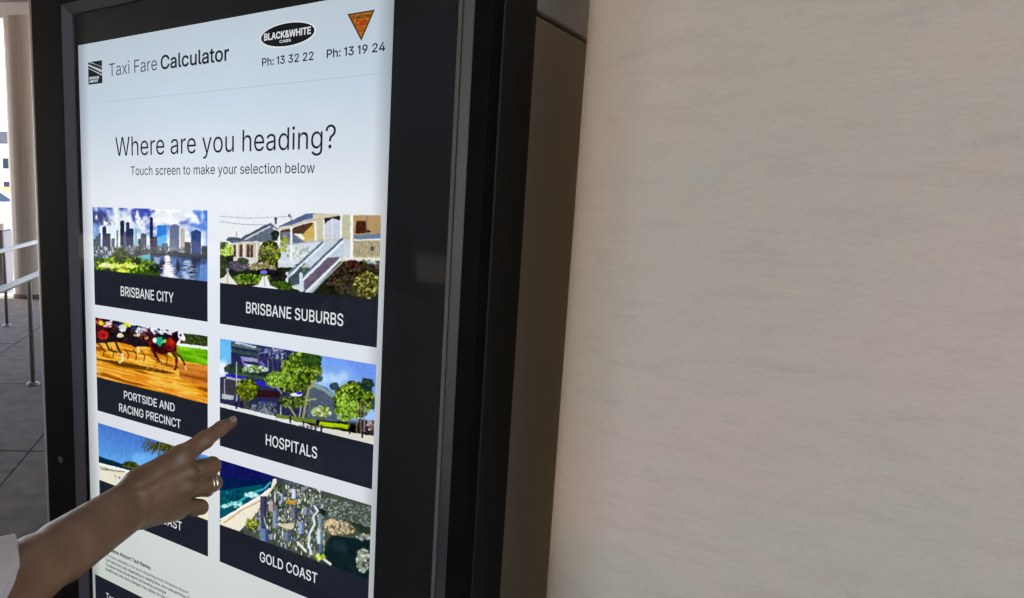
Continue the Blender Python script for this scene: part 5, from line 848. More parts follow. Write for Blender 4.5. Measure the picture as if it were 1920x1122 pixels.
MB().box(JX1-.0046, JX1-.0002, YG-.0012, YG+.001, JZ0+.001, JZ1-.001).build("highlight_strip", M_highlight, kiosk)  # tan strip paints in the highlight along the bevel's right inner edge
MB().box(XO0-.0115, XO0-.0012, YF+.003, .10, ZB, ZT-.002).build("edge_trim", M_trim, kiosk, bevel=.003, smooth=True)
MB().box(XO0+.002, XO1-.0035, .0204, .0255, ZB+.01, ZT-.01).build("door_seal", M_dark, kiosk)
MB().box(XO0, XO1, .026, .136, 0.0, ZT).build("casing", M_side, kiosk, bevel=.0015)
MB().box(JX0-.004, JX1+.004, .0012, .012, JZ0-.004, JZ1+.004).build("screen_mask", M_mask, kiosk)
lk = MB().tube([(-1.064, YF-.002, kz(-.595)), (-1.064, YF+.002, kz(-.595))], .006, 20).build("lock", M_slate, kiosk)

# glass: clear sheet with true mirror-like surface reflection
M_glass = bpy.data.materials.new("front glass"); M_glass.use_nodes = True; nt = M_glass.node_tree; nt.nodes.clear()
tr = nt.nodes.new("ShaderNodeBsdfTransparent"); tr.inputs[0].default_value = (.985, .99, .99, 1)
gl = nt.nodes.new("ShaderNodeBsdfGlossy"); gl.inputs["Roughness"].default_value = .012
fr = nt.nodes.new("ShaderNodeFresnel"); ge = nt.nodes.new("ShaderNodeNewGeometry"); ior = nt.nodes.new("ShaderNodeMapRange")
ior.inputs["To Min"].default_value = 1.2; ior.inputs["To Max"].default_value = 1/1.2          # anti-reflective glass, same reflectance from either side
nt.links.new(ge.outputs["Backfacing"], ior.inputs["Value"]); nt.links.new(ior.outputs[0], fr.inputs[0])
mx = nt.nodes.new("ShaderNodeMixShader"); oo = nt.nodes.new("ShaderNodeOutputMaterial")
nt.links.new(fr.outputs[0], mx.inputs[0]); nt.links.new(tr.outputs[0], mx.inputs[1]); nt.links.new(gl.outputs[0], mx.inputs[2]); nt.links.new(mx.outputs[0], oo.inputs[0])
MB().box(JX0-.002, JX1+.002, YG, YG+.0022, JZ0-.002, JZ1+.002).build("glass", M_glass, kiosk)

# the LCD image, layer by layer (each sheet 0.2 mm in front of the last)
def lay(n): return .0008 - n*.0002
SX0, SX1, SZ1, SZ0 = -1.178, -.5015, .2715, -.9300
def bg_image(w=140, h=250):  # UI tint with sky reflection and edge falloff painted into the colours
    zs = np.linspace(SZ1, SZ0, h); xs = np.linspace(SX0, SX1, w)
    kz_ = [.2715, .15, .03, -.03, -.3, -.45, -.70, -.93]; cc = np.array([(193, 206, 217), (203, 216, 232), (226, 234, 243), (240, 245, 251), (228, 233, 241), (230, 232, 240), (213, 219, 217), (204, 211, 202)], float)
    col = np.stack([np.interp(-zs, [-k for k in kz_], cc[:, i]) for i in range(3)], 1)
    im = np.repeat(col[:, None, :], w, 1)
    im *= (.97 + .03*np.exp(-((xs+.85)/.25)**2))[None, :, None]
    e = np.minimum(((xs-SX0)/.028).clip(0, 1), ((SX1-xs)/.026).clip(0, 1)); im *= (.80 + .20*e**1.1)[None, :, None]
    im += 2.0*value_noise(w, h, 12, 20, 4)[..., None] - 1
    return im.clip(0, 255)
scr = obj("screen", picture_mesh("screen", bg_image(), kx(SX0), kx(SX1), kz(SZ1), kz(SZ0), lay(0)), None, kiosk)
def sheet(name, pts, n, mat, parent):
    return obj(name, mesh(name, [(kx(x), lay(n), kz(z)) for x, z in pts], [tuple(range(len(pts)))]), mat, parent)
def rect(x0, x1, z0, z1): return [(x0, z0), (x1, z0), (x1, z1), (x0, z1)]
E_ink = emitter("ink navy", rgb(30, 34, 46)); E_ink2 = emitter("ink slate", rgb(48, 52, 66)); E_white = emitter("letter white", rgb(226, 228, 232))
E_card = emitter("tile navy", rgb(29, 33, 44)); E_line = emitter("divider grey", rgb(178, 189, 203)); E_black = emitter("logo black", rgb(24, 26, 28))
E_rim = emitter("logo rim", rgb(222, 226, 230)); E_or = emitter("logo orange", rgb(188, 104, 30)); E_ol = emitter("logo olive", rgb(66, 62, 26)); E_red = emitter("logo red", rgb(150, 40, 20))
E_grey = emitter("ray grey", rgb(176, 184, 192)); E_dash = emitter("small print", rgb(46, 46, 46))
def word(t, x0, x1, zb, cap, mat, parent, weight=0, n=2, slant=0):
    return lettering(t, kx(x0), kx(x1), kz(zb), cap*K, lay(n), mat, parent, weight, slant)
word("Taxi Fare", -1.0888, -.963, .2045, .0233, E_ink2, scr, -3); word("Calculator", -.9525, -.7985, .2045, .0233, E_ink, scr, 13)
word("Ph: 13 32 22", -.729, -.632, .1882, .0120, E_ink, scr, 13); word("Ph: 13 19 24", -.609, -.513, .1882, .0120, E_ink, scr, 13)
word("Where are you heading?", -1.0745, -.5905, .0548, .0352, E_ink, scr, -1); word("Touch screen to make your selection below", -1.0345, -.6265, .0182, .0163, E_ink, scr, 2)
sheet("divider", rect(-1.15, -.508, .1574, .1583), 1, E_line, scr)
sheet("footer_bar", rect(-1.1695, -.509, -.9300, -.8430), 1, E_card, scr)
word("Terms of use", -1.134, -1.04, -.8885, .0150, E_white, scr, 4)
word("Brisbane Airport Taxi Ranks", -1.1345, -.998, -.7725, .0078, E_dash, scr, 26)
for k, (t, x1) in enumerate([("This fare estimate is for taxis departing from Brisbane Airport", -.895), ("Taxi fares may vary depending on waiting time, the route and time of travel", -.872),
                             ("The above fares include airport and booking surcharges", -.955), ("Additional tolls and charges may apply on top of the fare", -.915)]):
    word(t, -1.1345, x1, -.7875-.0112*k, .0062, E_dash, scr, 10 + 8*(k > 0))
# emblems
em = sheet("emblem", rect(-1.1497, -1.1092, .1940, .2365), 1, E_black, scr); em["label"] = "dark square airport emblem with pale rays"
for a, b_, c_, d_ in (((-1.1497, .2330), (-1.1497, .2300), (-1.1092, .2130), (-1.1092, .2190)), ((-1.1497, .2365), (-1.1430, .2365), (-1.1092, .2230), (-1.1092, .2245)), ((-1.1497, .2262), (-1.1497, .2250), (-1.1092, .2075), (-1.1092, .2105))):
    sheet("ray", [a, b_, c_, d_], 2, E_grey, scr)
word("BRISBANE", -1.1460, -1.1180, .2035, .0045, E_rim, scr, 22, 3); word("AIRPORT", -1.1460, -1.1210, .1973, .0045, E_rim, scr, 22, 3)
def oval(cx, cz, rx, rz, n=40): return [(cx + rx*math.cos(t), cz + rz*math.sin(t)) for t in np.linspace(0, 2*math.pi, n, endpoint=False)]
em = sheet("emblem", oval(-.6812, .2308, .0528, .0190), 1, E_rim, scr); em["label"] = "pale rim of the oval cab emblem"
em = sheet("emblem", oval(-.6812, .2310, .0500, .0170), 2, E_black, scr); em["label"] = "black oval cab emblem"
word("BLACK&WHITE", -.7250, -.6380, .2272, .0098, E_rim, scr, 24, 3); word("CABS", -.6950, -.6740, .2200, .0040, E_rim, scr, 16, 3)
em = sheet("emblem", [(-.5755, .2468), (-.5513, .2062), (-.5310, .2468)], 1, E_ol, scr); em["label"] = "dark olive border of the triangular cab emblem"
em = sheet("emblem", [(-.5705, .2445), (-.5515, .2112), (-.5350, .2445)], 2, E_or, scr); em["label"] = "orange triangular cab emblem"
word("Yellow", -.5670, -.5380, .2375, .0055, E_ol, scr, 30, 3); word("Cab", -.5610, -.5430, .2283, .0078, E_red, scr, 30, 3); word("Co", -.5560, -.5475, .2195, .0070, E_red, scr, 26, 3)

# the six tiles
TR = {"city": (0.0007651258, -1.93573e-05, -0.06705531, -3.448749e-05, 0.001213677, -0.06981309, 9.875962e-05, -1.815001e-05, 1),
      "race": (0.0008293699, -2.098264e-05, -0.04275354, -0.0002285475, 0.001350716, -0.0360062, 0.000107052, -1.967398e-05, 1),
      "suburb": (0.000652249, 4.962199e-07, -0.02731691, -3.451654e-05, 0.001214699, -0.001199826, 9.884283e-05, -1.81653e-05, 1),
      "hospital": (0.0007518558, 5.719991e-07, -0.02731691, -0.0002432473, 0.001437591, -0.02919814, 0.0001139374, -2.093938e-05, 1),
      "coast": (0.0008453362, 6.431174e-07, -0.02731691, -0.0005022474, 0.001658372, -0.002752215, 0.0001281036, -2.354284e-05, 1),
      "beach": (0.0009065932, -2.293635e-05, -0.1278621, -0.0004587916, 0.001514885, -0.05800727, 0.0001170197, -2.150585e-05, 1)}
tiles = [("beach", 0, 2, paint_beach, [("SUNSHINE COAST", -1.0836, -.9114, -.6615, .0175)], "tile with a beach photograph, partly behind the hand"),
         ("city", 0, 0, paint_city, [("BRISBANE CITY", -1.0695, -.928, -.2165, .0188)], "tile with a city skyline over a river"),
         ("suburb", 1, 0, paint_suburb, [("BRISBANE SUBURBS", -.758, -.569, -.2165, .0188)], "tile with a white timber house and its front steps"),
         ("race", 0, 1, paint_race, [("PORTSIDE AND", -1.066, -.927, -.4258, .0158), ("RACING PRECINCT", -1.081, -.912, -.4555, .0165)], "tile with galloping race horses"),
         ("hospital", 1, 1, paint_hospital, [("HOSPITALS", -.7137, -.6108, -.4420, .0190)], "tile with trees in front of a hospital"),
         ("coast", 1, 2, paint_coast, [("GOLD COAST", -.7236, -.6056, -.6597, .0182)], "tile with an aerial view of a coastal city")]
LX = [(-1.1475, -.8445), (-.816, -.5102)]
for key, c, r, fn, words, lab in tiles:
    x0, x1 = LX[c]; z1 = -.044 - .225*r; zs = z1 - .126; z0 = z1 - .1985
    t = sheet("tile", rect(x0, x1, z0, zs + .0004), 1, E_card, kiosk); t["label"] = lab
    pm = picture_mesh("picture", fn(TR[key]), kx(x0), kx(x1), kz(z1), kz(zs), lay(1)); obj("picture", pm, None, t)
    for wd in words: word(*wd, E_white, t, 8)

# ------------------------------------------------------------------ the person: one skin surface grown from a distance field
class Field:
    def __init__(s, lo, hi, h):
        s.lo = np.array(lo, float); s.h = h; s.n = np.ceil((np.array(hi)-s.lo)/h).astype(int) + 1
        s.D = np.full(s.n, .05, np.float32)
    def sub(s, lo, hi):
        a = np.maximum(0, np.floor((lo-s.lo)/s.h).astype(int)); b = np.minimum(s.n, np.ceil((hi-s.lo)/s.h).astype(int)+1)
        if (b <= a).any(): return None
        ax = [s.lo[i]+s.h*np.arange(a[i], b[i]) for i in range(3)]
        return tuple(slice(a[i], b[i]) for i in range(3)), np.meshgrid(*ax, indexing='ij', sparse=True)
    def put(s, sl, d, k):
        o = s.D[sl]
        if k > 0:
            hh = np.maximum(k-np.abs(o-d), 0)/k; s.D[sl] = np.minimum(o, d)-hh*hh*k*.25
        else: s.D[sl] = np.minimum(o, d)
    def cap(s, a, b, ra, rb, k=.006):
        a = np.array(a, float); b = np.array(b, float); m = max(ra, rb)+.03
        r = s.sub(np.minimum(a, b)-m, np.maximum(a, b)+m)
        if r is None: return
        sl, (X, Y, Z) = r; e = b-a; L = e.dot(e)+1e-12
        t = (((X-a[0])*e[0]+(Y-a[1])*e[1]+(Z-a[2])*e[2])/L).clip(0, 1)
        d = np.sqrt((X-a[0]-t*e[0])**2+(Y-a[1]-t*e[1])**2+(Z-a[2]-t*e[2])**2)-(ra+(rb-ra)*t)
        s.put(sl, d.astype(np.float32), k)
    def chain(s, pts, rad, k=.004):
        for i in range(len(pts)-1): s.cap(pts[i], pts[i+1], rad[i], rad[i+1], k)
    def ell(s, c, r, k=.01):
        c = np.array(c, float); r = np.array(r, float); q = s.sub(c-r-.03, c+r+.03)
        if q is None: return
        sl, (X, Y, Z) = q
        kk = np.sqrt(((X-c[0])/r[0])**2+((Y-c[1])/r[1])**2+((Z-c[2])/r[2])**2)
        s.put(sl, ((kk-1)*r.min()).astype(np.float32), k)
    def merge(s, other, k):
        s.put(tuple(slice(None) for _ in range(3)), other.D, k)
    def surface(s):
        """naive surface nets"""
        D = s.D; N = D < 0; n = np.array(D.shape)
        c8 = sum(N[i:n[0]-1+i, j:n[1]-1+j, l:n[2]-1+l].astype(np.int8) for i in (0, 1) for j in (0, 1) for l in (0, 1))
        cells = np.argwhere((c8 > 0) & (c8 < 8)); idx = -np.ones(n-1, np.int64); idx[tuple(cells.T)] = np.arange(len(cells))
        acc = np.zeros((len(cells), 3)); cnt = np.zeros(len(cells))
        for ax in range(3):
            o = [i for i in range(3) if i != ax]
            for p in (0, 1):
                for q in (0, 1):
                    A = np.zeros(3, int); A[o[0]] = p; A[o[1]] = q; B = A.copy(); B[ax] = 1
                    va = D[tuple((cells+A).T)]; vb = D[tuple((cells+B).T)]; cr = (va < 0) != (vb < 0)
                    t = np.where(cr, va/np.where(cr, va-vb, 1), 0)
                    acc += np.where(cr[:, None], A+t[:, None]*(B-A), 0); cnt += cr
        V = s.lo+(cells+acc/cnt[:, None])*s.h; F = []
        for ax in range(3):
            o = [i for i in range(3) if i != ax]
            sh = [slice(1, -1)]*3; sh[ax] = slice(0, -1); sh2 = list(sh); sh2[ax] = slice(1, None)
            a = N[tuple(sh)]; b = N[tuple(sh2)]; e = np.argwhere(a != b); e[:, o[0]] += 1; e[:, o[1]] += 1
            q = []
            for p, r in ((1, 1), (0, 1), (0, 0), (1, 0)):
                c = e.copy(); c[:, o[0]] -= p; c[:, o[1]] -= r; q.append(idx[tuple(c.T)])
            q = np.stack(q, 1); ina = N[tuple(e.T)]
            flip = ina if ax != 1 else ~ina
            q = np.where(flip[:, None], q, q[:, ::-1]); F.append(q)
        return V, np.concatenate(F)

def np_mesh(name, V, F):
    me = bpy.data.meshes.new(name)
    me.vertices.add(len(V)); me.vertices.foreach_set("co", V.ravel().astype(np.float32))
    me.loops.add(F.size); me.loops.foreach_set("vertex_index", F.ravel().astype(np.int32))
    me.polygons.add(len(F)); me.polygons.foreach_set("loop_start", np.arange(0, F.size, 4, dtype=np.int32))
    me.update(calc_edges=True); me.validate(); me.polygons.foreach_set("use_smooth", [True]*len(me.polygons))
    return me

person = thing("person", "person in a white gauze top reaching out to press the screen with a pointing finger", "person", (-.84, -.78, 0))
inv = Matrix.Translation((.84, .78, 0))
# --- joints of the reaching arm and hand
wr = (-0.6935, -0.1915, 1.1729); fm = (-0.6861, -0.3128, 1.1600); cu_ = (-0.6775, -0.3580, 1.1610); el = (-0.6614, -0.4441, 1.1569)
A_ = Field((-.80, -.52, 1.06), (-.58, .01, 1.30), .0013)
P_ = Field((-.80, -.52, 1.06), (-.58, .01, 1.30), .0013)
# forearm: two bones side by side, fleshier towards the elbow
P_.cap((-0.6981, -0.1939, 1.1800), (-0.6886, -0.3139, 1.1652), .0220, .0270, .012); P_.cap((-0.6868, -0.1903, 1.1645), (-0.6832, -0.3122, 1.1510), .0215, .0270, .012)
P_.cap((-0.6873, -0.3120, 1.1558), (-0.6794, -0.3606, 1.1561), .0345, .0355, .014); P_.cap((-0.6794, -0.3606, 1.1561), (-0.6614, -0.4441, 1.1569), .0355, .0390, .014)
P_.cap((-0.6961, -0.1891, 1.1698), (-0.6887, -0.2822, 1.1598), .0250, .0320, .014)
P_.ell((-0.6778, -0.2057, 1.1682), (.009, .010, .009), .014)                 # head of the ulna
# back of the hand: metacarpals fanned out from the wrist
MC = [((-0.6994, -0.1723, 1.1947), (-0.6807, -0.1037, 1.2174), .0190, .0158), ((-0.6913, -0.1744, 1.1837), (-0.6660, -0.1044, 1.1991), .0190, .0160),
      ((-0.6889, -0.1750, 1.1708), (-0.6664, -0.1064, 1.1774), .0190, .0155), ((-0.6902, -0.1760, 1.1584), (-0.6744, -0.1113, 1.1530), .0180, .0140)]
for a, b_, ra, rb in MC: P_.cap(a, b_, ra, rb, .014)
P_.cap((-0.7100, -0.1666, 1.1689), (-0.6936, -0.0992, 1.1750), .020, .018, .016)       # palm flesh
P_.cap((-0.6919, -0.1684, 1.1506), (-0.6809, -0.1089, 1.1398), .0165, .0135, .014)     # heel of the hand
P_.cap((-0.7065, -0.1593, 1.1909), (-0.7005, -0.1073, 1.1960), .0170, .0150, .014)    # thumb mount
for c in ((344, 850, 1.036), ): pass
# knuckles
P_.ell((-0.6722, -0.1096, 1.2251), (.009, .009, .009), .014); P_.ell((-0.6574, -0.1106, 1.2048), (.008, .008, .008), .014); P_.ell((-0.6583, -0.1120, 1.1815), (.008, .008, .008), .013)
def finger(pts, rad, k=.004):
    F = Field((-.80, -.52, 1.06), (-.58, .01, 1.30), .0013); F.chain(pts, rad, k)
    return F
idx_tip = (-0.6600, -0.0123, 1.2501)
idx = ([(-0.6807, -0.1037, 1.2174), (-0.6700, -0.0625, 1.2346), (-0.6642, -0.0318, 1.2456), idx_tip], [.0152, .0118, .0103, .0082])
mid = ([(-0.6660, -0.1044, 1.1991), (-0.6605, -0.0570, 1.1964), (-0.6850, -0.0428, 1.1718), (-0.6952, -0.0649, 1.1694)], [.0142, .0124, .0108, .0095])
rin = ([(-0.6664, -0.1064, 1.1774), (-0.6569, -0.0565, 1.1710), (-0.6816, -0.0444, 1.1497), (-0.6922, -0.0661, 1.1506)], [.0135, .0116, .0102, .0090])
lit = ([(-0.6744, -0.1113, 1.1530), (-0.6660, -0.0759, 1.1374), (-0.6871, -0.0648, 1.1232), (-0.6958, -0.0811, 1.1297)], [.0125, .0104, .0092, .0082])
thb = ([(-0.7045, -0.1369, 1.1961), (-0.7052, -0.0864, 1.1884), (-0.6996, -0.0552, 1.1702), (-0.6912, -0.0380, 1.1559)], [.0160, .0125, .0110, .0090])
H_ = finger(*idx)
H_.ell((-0.6676, -0.0641, 1.2364), (.0104, .0104, .0104), .008)
P_.merge(H_, .008)
for fg in (mid, rin, lit, thb):
    Q = finger(*fg); P_.merge(Q, .0022)
def groove(a, b, r, depth):
    """a shallow crease pressed into the skin along a-b"""
    a = np.array(a, float); b_ = np.array(b, float); q = P_.sub(np.minimum(a, b_)-r*4, np.maximum(a, b_)+r*4)
    sl, (X, Y, Z) = q; e = b_-a; t = (((X-a[0])*e[0]+(Y-a[1])*e[1]+(Z-a[2])*e[2])/(e.dot(e)+1e-12)).clip(0, 1)
    d = np.sqrt((X-a[0]-t*e[0])**2+(Y-a[1]-t*e[1])**2+(Z-a[2]-t*e[2])**2)
    P_.D[sl] += (depth*np.exp(-(d/r)**2)).astype(np.float32)
groove((-0.6641, -0.0764, 1.2453), (-0.6589, -0.0743, 1.2348), .0013, .0006)
groove((-0.6628, -0.0720, 1.2492), (-0.6575, -0.0701, 1.2363), .0013, .0006)
groove((-0.6614, -0.0678, 1.2508), (-0.6560, -0.0659, 1.2379), .0013, .0006)
groove((-0.6605, -0.0412, 1.2553), (-0.6554, -0.0388, 1.2461), .0013, .0006)
groove((-0.6594, -0.0376, 1.2562), (-0.6543, -0.0352, 1.2469), .0013, .0006)
groove((-0.6851, -0.1927, 1.2111), (-0.6708, -0.1951, 1.1597), .004, .0012); groove((-0.6520, -0.1087, 1.2180), (-0.6525, -0.0923, 1.2035), .003, .0022); groove((-0.6509, -0.1124, 1.1946), (-0.6525, -0.0948, 1.1909), .003, .0022)
groove((-0.6666, -0.1640, 1.2121), (-0.6559, -0.1351, 1.2204), .006, .0018); groove((-0.6617, -0.1692, 1.1985), (-0.6528, -0.1387, 1.2024), .006, .0018); groove((-0.6602, -0.1710, 1.1837), (-0.6508, -0.1411, 1.1823), .006, .0020)
groove((-0.6574, -0.0983, 1.1939), (-0.6496, -0.0629, 1.1872), .0022, .0016); groove((-0.6548, -0.1014, 1.1671), (-0.6501, -0.0719, 1.1576), .0026, .0022)
# tendons and a vein standing under the skin of the back of the hand
for a, b_, r in (((-0.6835, -0.1796, 1.2043), (-0.6760, -0.1177, 1.2195), .0034), ((-0.6768, -0.1804, 1.1921), (-0.6616, -0.1182, 1.2037), .0034), ((-0.6756, -0.1819, 1.1793), (-0.6627, -0.1194, 1.1827), .0032), ((-0.6754, -0.1804, 1.1667), (-0.6714, -0.1233, 1.1595), .0030)): P_.cap(a, b_, r, r*.9, .009)
P_.chain([(-0.6885, -0.2007, 1.1918), (-0.6784, -0.1828, 1.1932), (-0.6700, -0.1607, 1.1965), (-0.6692, -0.1425, 1.2055)], [.0014, .0014, .0013, .0010], .008)
V1, F1 = P_.surface()
# --- rest of the body, out of the picture to the left but mirrored in the glass
B_ = Field((-1.2, -1.02, 0.0), (-.55, -.36, 1.66), .0065)
el2 = Vector(el)
B_.cap(el, (-.690, -.712, 1.254), .038, .030, .02); B_.cap((-.690, -.712, 1.254), (-.80, -.745, 1.285), .030, .045, .02)
B_.ell((-.84, -.77, 1.20), (.150, .095, .16), .04); B_.ell((-.84, -.785, 1.00), (.125, .09, .16), .05); B_.ell((-.84, -.79, .86), (.155, .105, .13), .04)
B_.cap((-1.0, -.765, 1.275), (-.88, -.755, 1.29), .05, .055, .04); B_.cap((-1.0, -.765, 1.275), (-1.06, -.80, 1.02), .05, .04, .02); B_.cap((-1.06, -.80, 1.02), (-1.07, -.73, .80), .038, .025, .015)
B_.cap((-1.07, -.73, .80), (-1.07, -.71, .73), .028, .024, .012)
for j, (dx, L) in enumerate(((-.022, .055), (-.007, .066), (.008, .062), (.022, .05))): B_.cap((-1.07, -.71-dx*.6, .73), (-1.07, -.700-dx, .73-L-.02), .011, .008, .006)
B_.cap((-1.06, -.70, .77), (-1.05, -.665, .71), .013, .009, .01)
for sx in (-1, 1):
    hx = -.84+sx*.085
    B_.cap((hx, -.79, .84), (hx+sx*.005, -.785, .47), .075, .055, .03); B_.cap((hx+sx*.005, -.785, .47), (hx, -.80, .09), .053, .034, .02); B_.cap((hx, -.81, .05), (hx+sx*.015, -.64, .028), .036, .026, .02)
B_.cap((-.84, -.765, 1.30), (-.84, -.745, 1.40), .052, .048, .03)
B_.ell((-.84, -.725, 1.49), (.072, .09, .108), .02); B_.ell((-.84, -.69, 1.435), (.050, .055, .055), .03); B_.cap((-.84, -.64, 1.50), (-.84, -.622, 1.462), .009, .014, .01)
B_.ell((-.84, -.643, 1.435), (.022, .010, .007), .006); B_.ell((-.84, -.644, 1.424), (.020, .010, .007), .006); B_.ell((-.84, -.655, 1.40), (.025, .02, .018), .02)
for sx in (-1, 1): B_.ell((-.84+sx*.074, -.735, 1.475), (.010, .018, .030), .008); B_.ell((-.84+sx*.03, -.650, 1.515), (.026, .012, .008), .01)
V2, F2 = B_.surface()
V = np.concatenate([V1, V2]) + np.array([.84, .78, 0]); F = np.concatenate([F1, F2+len(V1)])
M_skin = bpy.data.materials.new("skin"); M_skin.use_nodes = True; nt = M_skin.node_tree; b = nt.nodes["Principled BSDF"]
b.inputs["Roughness"].default_value = .5; b.inputs["Subsurface Weight"].default_value = .25; b.inputs["Subsurface Radius"].default_value = (1, .35, .2); b.inputs["Subsurface Scale"].default_value = .005
b.inputs["Specular IOR Level"].default_value = .38
tc = nt.nodes.new("ShaderNodeTexCoord")
n1 = noise(22, (1, 1, 1), 5); r1 = ramp(n1, .32, rgb(98, 69, 46), .68, rgb(117, 83, 58))
n2 = noise(9, (1, 1, 1), 2); r2 = ramp(n2, .35, (1, .93, .90, 1), .65, (1, 1, 1, 1))
n7 = noise(420, (1, 1, 1), 3, .7); r7 = ramp(n7, .3, (.80, .76, .72, 1), .6, (1, 1, 1, 1)); n8 = noise(60, (1, 1, 1), 4, .6); r8 = ramp(n8, .3, (1.0, .84, .80, 1), .5, (1, 1, 1, 1))
x = mul(mul(mul(r1, r2, .8), r7, .6), r8, .7); nt.links.new(x.outputs[2], b.inputs["Base Color"])
vr = nt.nodes.new("ShaderNodeTexVoronoi"); vr.inputs["Scale"].default_value = 700; nt.links.new(tc.outputs["Object"], vr.inputs[0])
bp = nt.nodes.new("ShaderNodeBump"); bp.inputs["Strength"].default_value = .25; bp.inputs["Distance"].default_value = .0004; nt.links.new(vr.outputs[0], bp.inputs["Height"])
n3 = noise(120, (1, 1, 1), 5); bp2 = nt.nodes.new("ShaderNodeBump"); bp2.inputs["Strength"].default_value = .35; bp2.inputs["Distance"].default_value = .0009
nt.links.new(n3.outputs[0], bp2.inputs["Height"]); nt.links.new(bp.outputs[0], bp2.inputs["Normal"]); nt.links.new(bp2.outputs[0], b.inputs["Normal"])
body = obj("body", np_mesh("body", V, F), M_skin, person)

# nail on the pointing finger
M_nail = material("fingernail", rgb(146, 112, 98), .3, coat=.3)
def nail(center, axis, normal, L, Wd, r):
    ax = Vector(axis).normalized(); nn = Vector(normal); nn = (nn-ax*nn.dot(ax)).normalized(); sd = ax.cross(nn); mb = MB(); n, m_ = 9, 9
    for i in range(n):
        for j in range(m_):
            u = -1+2*i/(n-1); v = -1+2*j/(m_-1); vv = v*math.sqrt(max(0, 1-.55*u*u if abs(u) > 0 else 1)); a = vv*Wd/r
            mb.v.append(tuple(Vector(center)-Vector((-.84, -.78, 0)) + ax*(u*L) + nn*(r*math.cos(a)) + sd*(r*math.sin(a))))
    for i in range(n-1):
        for j in range(m_-1): mb.f.append((i*m_+j, (i+1)*m_+j, (i+1)*m_+j+1, i*m_+j+1))
    o = mb.build("fingernail", M_nail, person, smooth=True); s_ = o.modifiers.new("thick", 'SOLIDIFY'); s_.thickness = .0006; return o
ax = Vector(idx_tip)-Vector(idx[0][2])
nail(Vector(idx_tip)-ax.normalized()*(-.0005), ax, -fwd*.75 - down*.65 + right*.1, .0052, .0050, .0084)

# rings
M_gold = material("gold", rgb(226, 200, 170), .2, metal=1.0)
def fring(p, axis, R, r):
    ax = Vector(axis).normalized(); e1 = ax.orthogonal().normalized(); e2 = ax.cross(e1); mb = MB(); n, k = 36, 10
    for i in range(n):
        a = 2*math.pi*i/n; d = e1*math.cos(a)+e2*math.sin(a)
        for j in range(k):
            t = 2*math.pi*j/k; mb.v.append(tuple(Vector(p)-Vector((-.84, -.78, 0))+d*(R+r*.6*math.cos(t))+ax*(r*math.sin(t))))
    for i in range(n):
        for j in range(k): mb.f.append((i*k+j, i*k+(j+1) % k, ((i+1) % n)*k+(j+1) % k, ((i+1) % n)*k+j))
    return mb.build("finger_ring", M_gold, person, smooth=True)
ra_ = Vector(rin[0][1])-Vector(rin[0][0])
fring(Vector(rin[0][0])+ra_*.80, ra_ + right*.0, .0125, .0016); fring(Vector(rin[0][0])+ra_*.925, ra_, .0124, .0022)

# clothes: a gauze top with sleeves, loose trousers, hair
M_gauze = bpy.data.materials.new("white gauze"); M_gauze.use_nodes = True; nt = M_gauze.node_tree; b = nt.nodes["Principled BSDF"]
b.inputs["Roughness"].default_value = .9; b.inputs["Base Color"].default_value = rgb(170, 154, 148); b.inputs["Sheen Weight"].default_value = .2
tc = nt.nodes.new("ShaderNodeTexCoord")
wv = nt.nodes.new("ShaderNodeTexWave"); wv.inputs["Scale"].default_value = 75; wv.inputs["Distortion"].default_value = 1.2; wv.bands_direction = 'Z'
wv2 = nt.nodes.new("ShaderNodeTexWave"); wv2.inputs["Scale"].default_value = 75; wv2.inputs["Distortion"].default_value = 1.2; wv2.bands_direction = 'Y'
nt.links.new(tc.outputs["Object"], wv.inputs[0]); nt.links.new(tc.outputs["Object"], wv2.inputs[0])
ad = nt.nodes.new("ShaderNodeMath"); ad.operation = 'ADD'; nt.links.new(wv.outputs[1], ad.inputs[0]); nt.links.new(wv2.outputs[1], ad.inputs[1])
bp = nt.nodes.new("ShaderNodeBump"); bp.inputs["Strength"].default_value = .45; bp.inputs["Distance"].default_value = .0012; nt.links.new(ad.outputs[0], bp.inputs["Height"]); nt.links.new(bp.outputs[0], b.inputs["Normal"])

def loft(rings, cap=True):
    mb = MB(); n = len(rings[0])
    for r in rings: mb.v += [tuple(Vector(p)-Vector((-.84, -.78, 0))) for p in r]
    for i in range(len(rings)-1):
        for k in range(n): a = i*n+k; b = i*n+(k+1) % n; mb.f.append((a, b, b+n, a+n))
    return mb
def oring(c, e1, e2, r1, r2, n=48, wob=0, ph=0, f=5):
    c = Vector(c); e1 = Vector(e1); e2 = Vector(e2)
    return [c + e1*((r1*(1+wob*math.sin(f*t+ph)))*math.cos(t)) + e2*((r2*(1+wob*math.sin(f*t+ph)))*math.sin(t)) for t in [2*math.pi*k/n for k in range(n)]]
tunic = MB()
cuff_c = Vector((-0.6774, -0.3837, 1.1508)); elv = Vector(el); shv = Vector((-.68, -.70, 1.262)); chv = Vector((-.80, -.745, 1.275))
e_up = down; e_dp = (fwd*.94 - right*.34).normalized()
rings = [oring(chv, (0, 0, 1), (0, 1, 0), .085, .09), oring(chv.lerp(shv, .55), (.25, 0, 1), (0, 1, 0), .088, .088, wob=.015), oring(shv+Vector((-.008, .012, -.004)), (.75, .25, .6), (-.35, .93, .1), .080, .082, wob=.01)]
ax_u = (elv-shv).normalized(); e1 = ax_u.cross(Vector((1, 0, 0))).normalized(); e2 = ax_u.cross(e1)
for t, r in ((.17, .078), (.4, .070), (.65, .066), (.88, .063)): rings.append(oring(shv.lerp(elv, t), e1, e2, r, r, wob=.035, ph=t*6))
